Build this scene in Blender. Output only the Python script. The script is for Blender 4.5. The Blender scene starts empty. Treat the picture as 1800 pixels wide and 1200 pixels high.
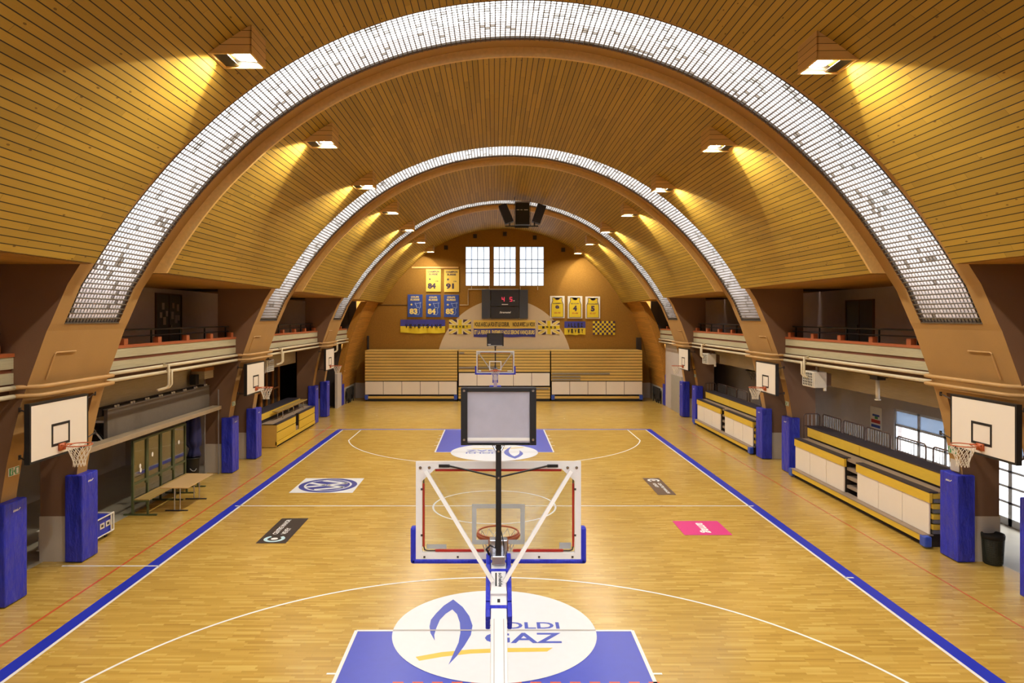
import bpy, bmesh, math, random
import numpy as np
from mathutils import Vector, Matrix

random.seed(7)
SC = bpy.context.scene
COL = SC.collection
PI = math.pi

# ------------------------------------------------------------------ camera, world, exposure
cam_data = bpy.data.cameras.new('camera')
cam = bpy.data.objects.new('camera', cam_data)
COL.objects.link(cam)
cam.location = (0, 0, 5.56)
cam.rotation_euler = (PI / 2, 0, 0)
cam_data.sensor_width = 36
cam_data.lens = 1225 / 1800 * 36
cam_data.shift_x = 31 / 1800
cam_data.shift_y = -42 / 1800
cam_data.clip_end = 300
SC.camera = cam

SC.view_settings.view_transform = 'Standard'
SC.view_settings.look = 'None'
SC.view_settings.gamma = 1
SC.view_settings.use_curve_mapping = False
SC.view_settings.exposure = 1.04
SC.cycles.use_denoising = True
SC.cycles.max_bounces = 10
SC.cycles.diffuse_bounces = 5
SC.cycles.transparent_max_bounces = 12
SC.cycles.sample_clamp_indirect = 6.0
SC.cycles.caustics_reflective = False
SC.cycles.caustics_refractive = False

SKY = 6.0          # overcast sky radiance
LAMP = 130.0        # hall lamp radiance
LAMP_COL = (1.0, 0.91, 0.73)
FLOOD = 240.0        # power of the floodlight in each lamp box

world = bpy.data.worlds.new('world')
SC.world = world
world.use_nodes = True
wn, wl = world.node_tree.nodes, world.node_tree.links
wn.clear()
w_out = wn.new('ShaderNodeOutputWorld')
w_bg = wn.new('ShaderNodeBackground')
w_tc = wn.new('ShaderNodeTexCoord')
w_sep = wn.new('ShaderNodeSeparateXYZ')
w_ramp = wn.new('ShaderNodeValToRGB')
w_noise = wn.new('ShaderNodeTexNoise')
w_noise.inputs['Scale'].default_value = 2.5
w_noise.inputs['Detail'].default_value = 5
w_mix = wn.new('ShaderNodeMix')
w_mix.data_type = 'RGBA'
w_mix.blend_type = 'MULTIPLY'
w_mix.inputs[0].default_value = 1.0
w_mr = wn.new('ShaderNodeMapRange')
w_mr.inputs['From Min'].default_value = 0.3
w_mr.inputs['From Max'].default_value = 0.7
w_mr.inputs['To Min'].default_value = 0.75
w_mr.inputs['To Max'].default_value = 1.15
e = w_ramp.color_ramp.elements
e[0].position = 0.0
e[0].color = (0.06, 0.064, 0.07, 1)
e[1].position = 0.55
e[1].color = (1.0, 1.0, 1.0, 1)
for pos_, col_ in ((0.05, (0.068, 0.074, 0.086, 1)), (0.11, (0.10, 0.11, 0.125, 1)), (0.22, (0.42, 0.44, 0.47, 1))):
    m1 = w_ramp.color_ramp.elements.new(pos_)
    m1.color = col_
w_bg.inputs['Strength'].default_value = SKY
wl.new(w_tc.outputs['Generated'], w_sep.inputs[0])
wl.new(w_sep.outputs['Z'], w_ramp.inputs[0])
wl.new(w_tc.outputs['Generated'], w_noise.inputs['Vector'])
wl.new(w_noise.outputs['Fac'], w_mr.inputs['Value'])
wl.new(w_ramp.outputs['Color'], w_mix.inputs[6])
# sky dimmed towards the right, to darken the glass on that side
w_side = wn.new('ShaderNodeMapRange')
w_side.interpolation_type = 'SMOOTHSTEP'
w_side.inputs['From Min'].default_value = 0.12
w_side.inputs['From Max'].default_value = 0.50
w_side.inputs['To Min'].default_value = 1.0
w_side.inputs['To Max'].default_value = 0.20
w_mul = wn.new('ShaderNodeMath')
w_mul.operation = 'MULTIPLY'
wl.new(w_sep.outputs['X'], w_side.inputs['Value'])
w_low = wn.new('ShaderNodeMapRange')
w_low.interpolation_type = 'SMOOTHSTEP'
w_low.inputs['From Min'].default_value = 0.32
w_low.inputs['From Max'].default_value = 0.55
w_lmix = wn.new('ShaderNodeMix')
w_lmix.inputs[3].default_value = 1.0
wl.new(w_sep.outputs['Z'], w_low.inputs['Value'])
wl.new(w_low.outputs['Result'], w_lmix.inputs[0])
wl.new(w_side.outputs['Result'], w_lmix.inputs[2])
# low sky brightened far right, added to light the corridor through its doors
w_east = wn.new('ShaderNodeMapRange')
w_east.interpolation_type = 'SMOOTHSTEP'
w_east.inputs['From Min'].default_value = 0.62
w_east.inputs['From Max'].default_value = 0.85
w_east.inputs['To Min'].default_value = 1.0
w_east.inputs['To Max'].default_value = 11.0
w_em = wn.new('ShaderNodeMath')
w_em.operation = 'MULTIPLY'
wl.new(w_sep.outputs['X'], w_east.inputs['Value'])
w_eh = wn.new('ShaderNodeMapRange')
w_eh.interpolation_type = 'SMOOTHSTEP'
w_eh.inputs['From Min'].default_value = 0.14
w_eh.inputs['From Max'].default_value = 0.28
w_ex = wn.new('ShaderNodeMix')
w_ex.inputs[3].default_value = 1.0
wl.new(w_sep.outputs['Z'], w_eh.inputs['Value'])
wl.new(w_eh.outputs['Result'], w_ex.inputs[0])
wl.new(w_east.outputs['Result'], w_ex.inputs[2])
wl.new(w_ex.outputs[0], w_em.inputs[0])
wl.new(w_lmix.outputs[0], w_em.inputs[1])
wl.new(w_em.outputs[0], w_mul.inputs[0])
wl.new(w_mr.outputs['Result'], w_mul.inputs[1])
wl.new(w_mul.outputs[0], w_mix.inputs[7])
wl.new(w_mix.outputs[2], w_bg.inputs['Color'])
wl.new(w_bg.outputs[0], w_out.inputs[0])

# ------------------------------------------------------------------ materials


def lin(c):
    return tuple(((v / 255) / 12.92 if v / 255 <= 0.04045 else ((v / 255 + 0.055) / 1.055) ** 2.4) for v in c)


class NT:
    """small helper around a node tree"""

    def __init__(self, name):
        self.m = bpy.data.materials.new(name)
        self.m.use_nodes = True
        self.t = self.m.node_tree
        self.t.nodes.clear()
        self.out = self.t.nodes.new('ShaderNodeOutputMaterial')

    def n(self, kind, **kw):
        nd = self.t.nodes.new('ShaderNode' + kind)
        for k, v in kw.items():
            setattr(nd, k, v)
        return nd

    def l(self, a, b):
        self.t.links.new(a, b)

    def math(self, op, a, b=None, clamp=False):
        nd = self.n('Math', operation=op, use_clamp=clamp)
        for i, v in enumerate((a, b)):
            if v is None:
                continue
            if isinstance(v, (int, float)):
                nd.inputs[i].default_value = v
            else:
                self.l(v, nd.inputs[i])
        return nd.outputs[0]

    def mix(self, fac, a, b, mode='MIX'):
        nd = self.n('Mix', data_type='RGBA', blend_type=mode)
        for i, v in ((0, fac), (6, a), (7, b)):
            if isinstance(v, (int, float)):
                nd.inputs[i].default_value = v
            elif isinstance(v, tuple):
                nd.inputs[i].default_value = (*v[:3], 1)
            else:
                self.l(v, nd.inputs[i])
        return nd.outputs[2]

    def comb(self, x, y, z=0.0):
        nd = self.n('CombineXYZ')
        for i, v in enumerate((x, y, z)):
            if isinstance(v, (int, float)):
                nd.inputs[i].default_value = v
            else:
                self.l(v, nd.inputs[i])
        return nd.outputs[0]

    def bsdf(self, color=None, rough=0.5, metal=0.0, spec=0.5, bump=None, bump_d=0.01, bump_s=0.3, coat=0.0):
        b = self.n('BsdfPrincipled')
        if isinstance(color, tuple):
            b.inputs['Base Color'].default_value = (*color[:3], 1)
        elif color is not None:
            self.l(color, b.inputs['Base Color'])
        if isinstance(rough, (int, float)):
            b.inputs['Roughness'].default_value = rough
        else:
            self.l(rough, b.inputs['Roughness'])
        b.inputs['Metallic'].default_value = metal
        b.inputs['Specular IOR Level'].default_value = spec
        b.inputs['Coat Weight'].default_value = coat
        if bump is not None:
            bp = self.n('Bump')
            bp.inputs['Distance'].default_value = bump_d
            bp.inputs['Strength'].default_value = bump_s
            self.l(bump, bp.inputs['Height'])
            self.l(bp.outputs[0], b.inputs['Normal'])
        self.l(b.outputs[0], self.out.inputs[0])
        return b


def plain(name, rgb, rough=0.5, metal=0.0, var=0.12, scale=6.0, bump=0.0, spec=0.5, stretch=(1, 1, 1)):
    t = NT(name)
    tc = t.n('TexCoord')
    mp = t.n('Mapping')
    mp.inputs['Scale'].default_value = stretch
    t.l(tc.outputs['Object'], mp.inputs[0])
    nz = t.n('TexNoise')
    nz.inputs['Scale'].default_value = scale
    nz.inputs['Detail'].default_value = 5
    t.l(mp.outputs[0], nz.inputs['Vector'])
    c = lin(rgb)
    lo = tuple(v * (1 - var) for v in c)
    hi = tuple(min(1, v * (1 + var)) for v in c)
    col = t.mix(nz.outputs['Fac'], lo, hi)
    t.bsdf(col, rough, metal, spec, nz.outputs['Fac'] if bump else None, 0.12 if bump > 0.6 else 0.02, bump)
    return t.m


def frac_dist(t, v):
    """0 at a joint, 0.5 in the middle"""
    f = t.math('FRACT', v)
    return t.math('MINIMUM', f, t.math('SUBTRACT', 1.0, f))


def planks(name, rgb, pitch, gap, use_uv=True, length=3.4, sat=1.0, knots=True, axis='Z', rough=0.55, gapcol=(0.012, 0.006, 0.003)):
    t = NT(name)
    tc = t.n('TexCoord')
    sp = t.n('SeparateXYZ')
    if use_uv:
        t.l(tc.outputs['UV'], sp.inputs[0])
        u, v = sp.outputs['X'], sp.outputs['Y']
    else:
        t.l(tc.outputs['Object'], sp.inputs[0])
        if axis == 'Z':
            u = sp.outputs['Z']
            v = t.math('ADD', sp.outputs['X'], sp.outputs['Y'])
        else:
            u, v = sp.outputs['Y'], sp.outputs['X']
    row = t.math('DIVIDE', u, pitch)
    idx = t.math('FLOOR', row)
    w1 = t.n('TexWhiteNoise', noise_dimensions='1D')
    t.l(idx, w1.inputs['W'])
    along = t.math('DIVIDE', t.math('ADD', v, t.math('MULTIPLY', w1.outputs['Value'], 7.3)), length)
    jdx = t.math('FLOOR', along)
    w2 = t.n('TexWhiteNoise', noise_dimensions='2D')
    t.l(t.comb(idx, jdx), w2.inputs['Vector'])
    # grain
    g = t.n('TexNoise')
    g.inputs['Scale'].default_value = 1.0
    g.inputs['Detail'].default_value = 4
    t.l(t.comb(t.math('MULTIPLY', u, 60), t.math('MULTIPLY', v, 2.2), t.math('MULTIPLY', w2.outputs['Value'], 37)), g.inputs['Vector'])
    c = lin(rgb)
    a = t.mix(w2.outputs['Value'], tuple(x * 0.84 for x in c), tuple(min(1, x * 1.14) for x in c))
    b = t.mix(t.math('MULTIPLY', g.outputs['Fac'], 0.35), a, tuple(x * 0.55 for x in c))
    if knots:
        vo = t.n('TexVoronoi')
        vo.inputs['Scale'].default_value = 1.0
        t.l(t.comb(t.math('MULTIPLY', u, 5.2), t.math('MULTIPLY', v, 2.4), w1.outputs['Value']), vo.inputs['Vector'])
        k = t.math('LESS_THAN', vo.outputs['Distance'], 0.085)
        b = t.mix(t.math('MULTIPLY', k, 0.75), b, (c[0] * 0.22, c[1] * 0.15, c[2] * 0.1))
    d = frac_dist(t, row)
    gapm = t.math('LESS_THAN', d, gap / pitch / 2)
    dj = t.math('MULTIPLY', frac_dist(t, along), length)
    endm = t.math('MULTIPLY', t.math('LESS_THAN', dj, 0.003), 0.6)
    m = t.math('MAXIMUM', gapm, endm)
    col = t.mix(m, b, gapcol)
    t.bsdf(col, rough, 0, 0.35, t.math('SUBTRACT', 1.0, gapm), 0.012, 0.6)
    return t.m


def parquet():
    t = NT('parquet')
    tc = t.n('TexCoord')
    sp = t.n('SeparateXYZ')
    t.l(tc.outputs['Object'], sp.inputs[0])
    x, y = sp.outputs['X'], sp.outputs['Y']
    row = t.math('DIVIDE', y, 0.056)
    idx = t.math('FLOOR', row)
    w1 = t.n('TexWhiteNoise', noise_dimensions='1D')
    t.l(idx, w1.inputs['W'])
    along = t.math('DIVIDE', t.math('ADD', x, t.math('MULTIPLY', w1.outputs['Value'], 9.1)), 0.48)
    jdx = t.math('FLOOR', along)
    w2 = t.n('TexWhiteNoise', noise_dimensions='2D')
    t.l(t.comb(idx, jdx), w2.inputs['Vector'])
    g = t.n('TexNoise')
    g.inputs['Scale'].default_value = 1.0
    g.inputs['Detail'].default_value = 3
    t.l(t.comb(t.math('MULTIPLY', x, 2.5), t.math('MULTIPLY', y, 45), t.math('MULTIPLY', w2.outputs['Value'], 20)), g.inputs['Vector'])
    big = t.n('TexNoise')
    big.inputs['Scale'].default_value = 0.35
    t.l(tc.outputs['Object'], big.inputs['Vector'])
    rp = t.n('ValToRGB')
    cr = rp.color_ramp
    cr.elements[0].position, cr.elements[0].color = 0.0, (*lin((176, 139, 60)), 1)
    cr.elements[1].position, cr.elements[1].color = 1.0, (*lin((217, 185, 98)), 1)
    e2 = cr.elements.new(0.12)
    e2.color = (*lin((190, 154, 68)), 1)
    e3 = cr.elements.new(0.7)
    e3.color = (*lin((204, 167, 79)), 1)
    t.l(w2.outputs['Value'], rp.inputs[0])
    c = t.mix(t.math('MULTIPLY', g.outputs['Fac'], 0.28), rp.outputs[0], lin((150, 104, 52)))
    c = t.mix(t.math('MULTIPLY', big.outputs['Fac'], 0.16), c, lin((222, 185, 102)))
    d = t.math('MULTIPLY', frac_dist(t, row), 0.056)
    dj = t.math('MULTIPLY', frac_dist(t, along), 0.48)
    seam = t.math('MAXIMUM', t.math('LESS_THAN', d, 0.0007), t.math('LESS_THAN', dj, 0.001))
    c = t.mix(t.math('MULTIPLY', seam, 0.5), c, lin((105, 70, 35)))
    rn = t.n('TexNoise')
    rn.inputs['Scale'].default_value = 1.7
    rn.inputs['Detail'].default_value = 4
    t.l(tc.outputs['Object'], rn.inputs['Vector'])
    rr = t.n('MapRange')
    rr.inputs['To Min'].default_value = 0.19
    rr.inputs['To Max'].default_value = 0.30
    t.l(rn.outputs['Fac'], rr.inputs['Value'])
    t.bsdf(c, rr.outputs[0], 0, 0.5, g.outputs['Fac'], 0.0006, 0.25)
    return t.m


def glass_block(name, dark=0.0):
    """daylit glass block: lets the sky through, partly scattered; some blocks dirty or replaced"""
    t = NT(name)
    tc = t.n('TexCoord')
    sp = t.n('SeparateXYZ')
    t.l(tc.outputs['UV'], sp.inputs[0])
    iu, iv = t.math('FLOOR', sp.outputs['X']), t.math('FLOOR', sp.outputs['Y'])
    w = t.n('TexWhiteNoise', noise_dimensions='2D')
    t.l(t.comb(iu, iv), w.inputs['Vector'])
    cl = t.n('TexNoise')
    cl.inputs['Scale'].default_value = 1.0
    cl.inputs['Detail'].default_value = 2
    t.l(t.comb(t.math('MULTIPLY', iu, 0.16), t.math('MULTIPLY', iv, 0.22)), cl.inputs['Vector'])
    thr = t.math('ADD', t.math('MULTIPLY', cl.outputs['Fac'], 1.0), t.math('MULTIPLY', w.outputs['Value'], 0.42))
    dirty = t.math('GREATER_THAN', thr, 0.93)
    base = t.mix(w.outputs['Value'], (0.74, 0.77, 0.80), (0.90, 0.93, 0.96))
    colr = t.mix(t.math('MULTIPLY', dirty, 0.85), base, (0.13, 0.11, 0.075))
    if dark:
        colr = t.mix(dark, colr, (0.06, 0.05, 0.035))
    tr = t.n('BsdfTransparent')
    tl = t.n('BsdfTranslucent')
    gl = t.n('BsdfGlossy')
    gl.inputs['Roughness'].default_value = 0.12
    gl.inputs['Color'].default_value = (0.9, 0.9, 0.9, 1)
    t.l(colr, tr.inputs[0])
    t.l(colr, tl.inputs[0])
    m1 = t.n('MixShader')
    m1.inputs[0].default_value = 0.22
    t.l(tr.outputs[0], m1.inputs[1])
    t.l(tl.outputs[0], m1.inputs[2])
    m2 = t.n('MixShader')
    m2.inputs[0].default_value = 0.09
    t.l(m1.outputs[0], m2.inputs[1])
    t.l(gl.outputs[0], m2.inputs[2])
    t.l(m2.outputs[0], t.out.inputs[0])
    return t.m


def pane(name, tint=(0.95, 0.97, 0.98), refl=0.06, frost=0.0, rough=0.02):
    t = NT(name)
    tc = t.n('TexCoord')
    nz = t.n('TexNoise')
    nz.inputs['Scale'].default_value = 1.5
    t.l(tc.outputs['Object'], nz.inputs['Vector'])
    col = t.mix(nz.outputs['Fac'], tuple(v * 0.96 for v in tint), tint)
    tr = t.n('BsdfTransparent')
    t.l(col, tr.inputs[0])
    gl = t.n('BsdfGlossy')
    gl.inputs['Roughness'].default_value = rough
    prev = tr.outputs[0]
    if frost:
        df = t.n('BsdfTranslucent')
        t.l(col, df.inputs[0])
        mf = t.n('MixShader')
        mf.inputs[0].default_value = frost
        t.l(prev, mf.inputs[1])
        t.l(df.outputs[0], mf.inputs[2])
        prev = mf.outputs[0]
    fr = t.n('LayerWeight')
    fr.inputs['Blend'].default_value = 0.25
    fac = t.math('ADD', refl, t.math('MULTIPLY', fr.outputs['Fresnel'], 0.25), True)
    m = t.n('MixShader')
    t.l(fac, m.inputs[0])
    t.l(prev, m.inputs[1])
    t.l(gl.outputs[0], m.inputs[2])
    t.l(m.outputs[0], t.out.inputs[0])
    return t.m


def emit(name, rgb, strength):
    t = NT(name)
    em = t.n('Emission')
    em.inputs[0].default_value = (*rgb, 1)
    em.inputs[1].default_value = strength
    t.l(em.outputs[0], t.out.inputs[0])
    return t.m


def concrete(name, rgb, stains=0.5, rough=0.75):
    t = NT(name)
    tc = t.n('TexCoord')
    n1 = t.n('TexNoise')
    n1.inputs['Scale'].default_value = 0.9
    n1.inputs['Detail'].default_value = 6
    t.l(tc.outputs['Object'], n1.inputs['Vector'])
    n2 = t.n('TexNoise')
    n2.inputs['Scale'].default_value = 45
    t.l(tc.outputs['Object'], n2.inputs['Vector'])
    n3 = t.n('TexNoise')
    n3.inputs['Scale'].default_value = 3.2
    n3.inputs['Detail'].default_value = 8
    n3.inputs['Roughness'].default_value = 0.75
    t.l(tc.outputs['Object'], n3.inputs['Vector'])
    c = lin(rgb)
    a = t.mix(n1.outputs['Fac'], tuple(v * 0.82 for v in c), tuple(min(1, v * 1.15) for v in c))
    a = t.mix(t.math('MULTIPLY', n2.outputs['Fac'], 0.2), a, tuple(v * 0.6 for v in c))
    chip = t.math('GREATER_THAN', n3.outputs['Fac'], 0.70)
    a = t.mix(t.math('MULTIPLY', chip, stains), a, tuple(min(1, v * 2.1 + 0.12) for v in c))
    t.bsdf(a, rough, 0, 0.3, n2.outputs['Fac'], 0.004, 0.4)
    return t.m


def boards(name, rgb):
    """board-marked raw concrete, courses along the length"""
    return plain(name, rgb, 0.8, 0, 0.22, 9, 0.3, 0.25, (1, 0.25, 6))


M = {}
M['parquet'] = parquet()
M['vault'] = planks('vault_boards', (176, 142, 54), 0.132, 0.016)
M['timber'] = planks('timber_boards', (190, 134, 54), 0.112, 0.012, length=2.2)
M['soffit'] = planks('soffit_boards', (184, 134, 60), 0.13, 0.010)
M['lampwood'] = planks('lamp_box_boards', (224, 186, 122), 0.118, 0.008, use_uv=False, length=5, knots=False)
M['fascia'] = plain('fascia_wood', (224, 186, 118), 0.5, 0, 0.18, 3, 0.05, 0.4, (4, 1, 4))
M['rib'] = concrete('painted_rib', (176, 138, 86), 0.5)
M['rib_side'] = concrete('rib_side_darker', (128, 98, 78), 0.3)  # side and outer faces toned darker than the rib's inner face
M['pier_white'] = concrete('pier_white_paint', (196, 188, 178), 0.15)
M['cork'] = plain('cork_wall', (152, 112, 48), 0.85, 0, 0.22, 14, 0.25, 0.2)
M['cream'] = plain('cream_paint', (206, 188, 160), 0.75, 0, 0.05, 4)
M['board_concrete'] = boards('balcony_concrete', (178, 170, 142))
M['band_concrete'] = boards('band_concrete', (178, 164, 136))
M['redbrown'] = plain('red_brown_paint', (118, 66, 42), 0.6)
M['orange'] = plain('orange_paint', (164, 88, 48), 0.5)
M['wall_grey'] = plain('corridor_wall', (196, 188, 186), 0.8, 0, 0.08, 3)
M['wall_lilac'] = plain('balcony_wall', (200, 180, 172), 0.8, 0, 0.08, 3)
M['wall_brown'] = plain('brown_wall', (108, 80, 62), 0.8, 0, 0.15, 4)
M['dark_room'] = plain('dark_wall', (70, 60, 54), 0.85)
M['corridor_floor'] = plain('corridor_floor', (172, 164, 146), 0.35, 0, 0.12, 2.5)
M['outside'] = plain('outside_paving', (226, 225, 222), 0.9)
M['white'] = plain('white_paint', (236, 232, 224), 0.45, 0, 0.03)
M['white_gloss'] = plain('white_lacquer', (240, 238, 236), 0.25, 0, 0.02)
M['panel_white'] = plain('white_panel', (238, 230, 220), 0.45, 0, 0.03, 2)
M['black'] = plain('black_paint', (26, 24, 26), 0.45)
M['black_soft'] = plain('black_rubber', (32, 30, 30), 0.7)
M['grey'] = plain('grey_metal', (150, 150, 152), 0.4, 0.6)
M['dkgrey'] = plain('dark_grey_metal', (66, 62, 64), 0.45, 0.4)
M['chrome'] = plain('steel', (190, 190, 195), 0.25, 0.9)
M['blue_pad'] = plain('blue_vinyl', (42, 52, 194), 0.38, 0, 0.12, 2.6, 0.9, 0.5, (1.6, 1.6, 0.7))
M['blue_line'] = plain('blue_court_paint', (36, 54, 194), 0.32, 0, 0.06)
M['blue_key'] = plain('blue_key_paint', (62, 78, 198), 0.34, 0, 0.06)
M['white_line'] = plain('white_court_paint', (240, 239, 237), 0.32, 0, 0.03)
M['red_line'] = plain('red_court_paint', (214, 92, 50), 0.35)
M['grey_line'] = plain('grey_court_line', (180, 172, 166), 0.35)
M['sticker_white'] = plain('sticker_white', (228, 230, 234), 0.35, 0, 0.03)
M['sticker_dark'] = plain('sticker_black', (58, 50, 46), 0.4)
M['sticker_glare'] = plain('sticker_glare', (104, 82, 66), 0.4, 0, 0.3, 12)  # black sticker, floor glare put into its colour as brown
M['sticker_pink'] = plain('sticker_pink', (224, 62, 140), 0.35, 0, 0.05)
M['sticker_blue'] = plain('sticker_navy', (66, 72, 150), 0.35)
M['logo_blue'] = plain('logo_blue', (72, 88, 190), 0.35, 0, 0.03)
M['logo_yellow'] = plain('logo_yellow', (228, 196, 76), 0.35, 0, 0.03)
M['rim_orange'] = plain('orange_rim', (190, 92, 46), 0.45)
M['net'] = plain('net_cord', (238, 230, 218), 0.8)
M['red_led'] = plain('red_strip', (176, 44, 36), 0.35)
M['stand_yellow'] = plain('yellow_board', (222, 186, 62), 0.5, 0, 0.1, 5, 0, 0.4, (6, 0.7, 6))
M['stand_slat'] = plain('slat_board', (218, 184, 106), 0.5, 0, 0.14, 3, 0, 0.4, (0.7, 1, 9))
M['stand_wood'] = plain('stand_plywood', (212, 170, 84), 0.5, 0, 0.1, 3, 0, 0.4, (1, 1, 4))
M['tread'] = plain('grey_tread', (150, 132, 116), 0.7, 0, 0.15, 4)
M['dark_cap'] = plain('dark_cap', (50, 44, 54), 0.6)
M['dark_core'] = plain('dark_core', (40, 28, 22), 0.85)
M['blue_plastic'] = plain('blue_plastic', (52, 84, 190), 0.4)
M['heater_white'] = plain('heater_white', (226, 220, 208), 0.5)
M['pipe'] = plain('pipe_paint', (216, 204, 176), 0.45, 0, 0.08)
M['pipe_brown'] = plain('pipe_brown_paint', (186, 146, 92), 0.5, 0, 0.1)
M['screen_dark'] = plain('partition_fabric', (104, 95, 86), 0.8, 0, 0.1, 8)
M['rail_grey'] = plain('partition_rail', (164, 146, 122), 0.6, 0, 0.1)
M['green_frame'] = plain('green_frame', (84, 92, 58), 0.5, 0.1)
M['bench_wood'] = plain('bench_wood', (176, 146, 84), 0.5, 0, 0.15, 3, 0, 0.4, (9, 0.7, 1))
M['table_top'] = plain('table_laminate', (206, 172, 120), 0.4, 0, 0.04)
M['navy_cloth'] = plain('navy_cloth', (40, 42, 92), 0.85, 0, 0.2)
M['black_cloth'] = plain('black_net_cloth', (36, 32, 30), 0.9, 0, 0.3)
M['bin'] = plain('bin_dark_green', (44, 46, 34), 0.55)
M['flag_yellow'] = plain('flag_yellow', (226, 200, 44), 0.8, 0, 0.06)
M['flag_blue'] = plain('flag_blue', (62, 62, 150), 0.8, 0, 0.06)
M['flag_purple'] = plain('flag_purple', (66, 46, 74), 0.8, 0, 0.06)
M['flag_cream'] = plain('flag_cream', (226, 208, 160), 0.8, 0, 0.05)
M['ban_yellow'] = plain('banner_yellow', (240, 206, 96), 0.6, 0, 0.03)
M['ban_blue'] = plain('banner_blue', (52, 78, 164), 0.6, 0, 0.05)
M['ink'] = plain('black_ink', (30, 26, 30), 0.6)
M['ink_purple'] = plain('purple_ink', (70, 56, 84), 0.6)
M['ink_cream'] = plain('cream_ink', (238, 218, 130), 0.6)
M['ink_white'] = plain('white_ink', (240, 240, 240), 0.5)
M['ink_lightblue'] = plain('light_blue_ink', (150, 170, 220), 0.6)
M['ink_cyan'] = plain('pale_cyan_ink', (190, 222, 232), 0.5)
M['ink_orange'] = plain('orange_ink', (200, 116, 40), 0.6)
M['ink_red'] = plain('red_ink', (190, 50, 40), 0.6)
M['score_board'] = plain('scoreboard_panel', (72, 76, 86), 0.4, 0.2, 0.25, 1.2)
M['score_dark'] = plain('scoreboard_face', (52, 52, 58), 0.35, 0.1, 0.2, 1.2)
M['led_red'] = emit('red_digit', (1.0, 0.06, 0.10), 0.45)
M['lamp_glow'] = emit('lamp_glow', LAMP_COL, LAMP)
M['lamp_reflector'] = plain('lamp_reflector', (52, 46, 38), 0.5, 0.0)
M['glass_block'] = glass_block('glass_block')
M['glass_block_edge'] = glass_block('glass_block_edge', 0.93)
M['bar'] = plain('glazing_bar_concrete', (92, 78, 62), 0.7)
M['pane_sky'] = pane('window_glass', (0.92, 0.95, 0.98), 0.03, 0.25)
M['pane_clear'] = pane('clear_glass', (0.93, 0.95, 0.95), 0.06)
M['pane_board'] = pane('backboard_glass', (0.93, 0.95, 0.95), 0.02)
M['pane_door'] = pane('door_glass', (0.95, 0.97, 1.0), 0.03)
t_ = NT('decal_white')
tl_, df_ = t_.n('BsdfTranslucent'), t_.n('BsdfDiffuse')
nz_ = t_.n('TexNoise')
nz_.inputs['Scale'].default_value = 8
cc_ = t_.mix(nz_.outputs['Fac'], (0.84, 0.84, 0.84), (0.90, 0.90, 0.90))
t_.l(cc_, tl_.inputs[0])
t_.l(cc_, df_.inputs[0])
mx_ = t_.n('MixShader')
mx_.inputs[0].default_value = 0.45
t_.l(tl_.outputs[0], mx_.inputs[1])
t_.l(df_.outputs[0], mx_.inputs[2])
t_.l(mx_.outputs[0], t_.out.inputs[0])
M['decal_white'] = t_.m
M['pane_mirror'] = pane('shelter_glass', (0.84, 0.86, 0.86), 0.15)
M['pane_frost'] = pane('frosted_door_panel', (0.30, 0.34, 0.40), 0.04, 0.9)
M['pane_grey'] = plain('grey_door_panel', (150, 158, 172), 0.5)
M['door_frame'] = plain('door_frame_white', (226, 230, 238), 0.45)
M['door_dark'] = plain('dark_door', (70, 60, 52), 0.5)
M['door_grey'] = plain('grey_door', (164, 160, 152), 0.5)
M['clock_panel'] = plain('clock_back_panel', (186, 186, 202), 0.2, 0.1, 0.14, 5, 0, 0.8)
M['speaker_navy'] = plain('speaker_navy', (46, 50, 70), 0.6)
M['sign_green'] = plain('sign_green', (70, 150, 96), 0.5)
M['rail_brown'] = plain('railing_brown', (92, 72, 66), 0.45, 0.4)
M['post_wood'] = plain('partition_post_wood', (170, 108, 44), 0.5)
M['dark_glass'] = plain('dark_glass', (34, 30, 28), 0.15, 0, 0.1, 2, 0, 0.6)

# ------------------------------------------------------------------ mesh helpers


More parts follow.
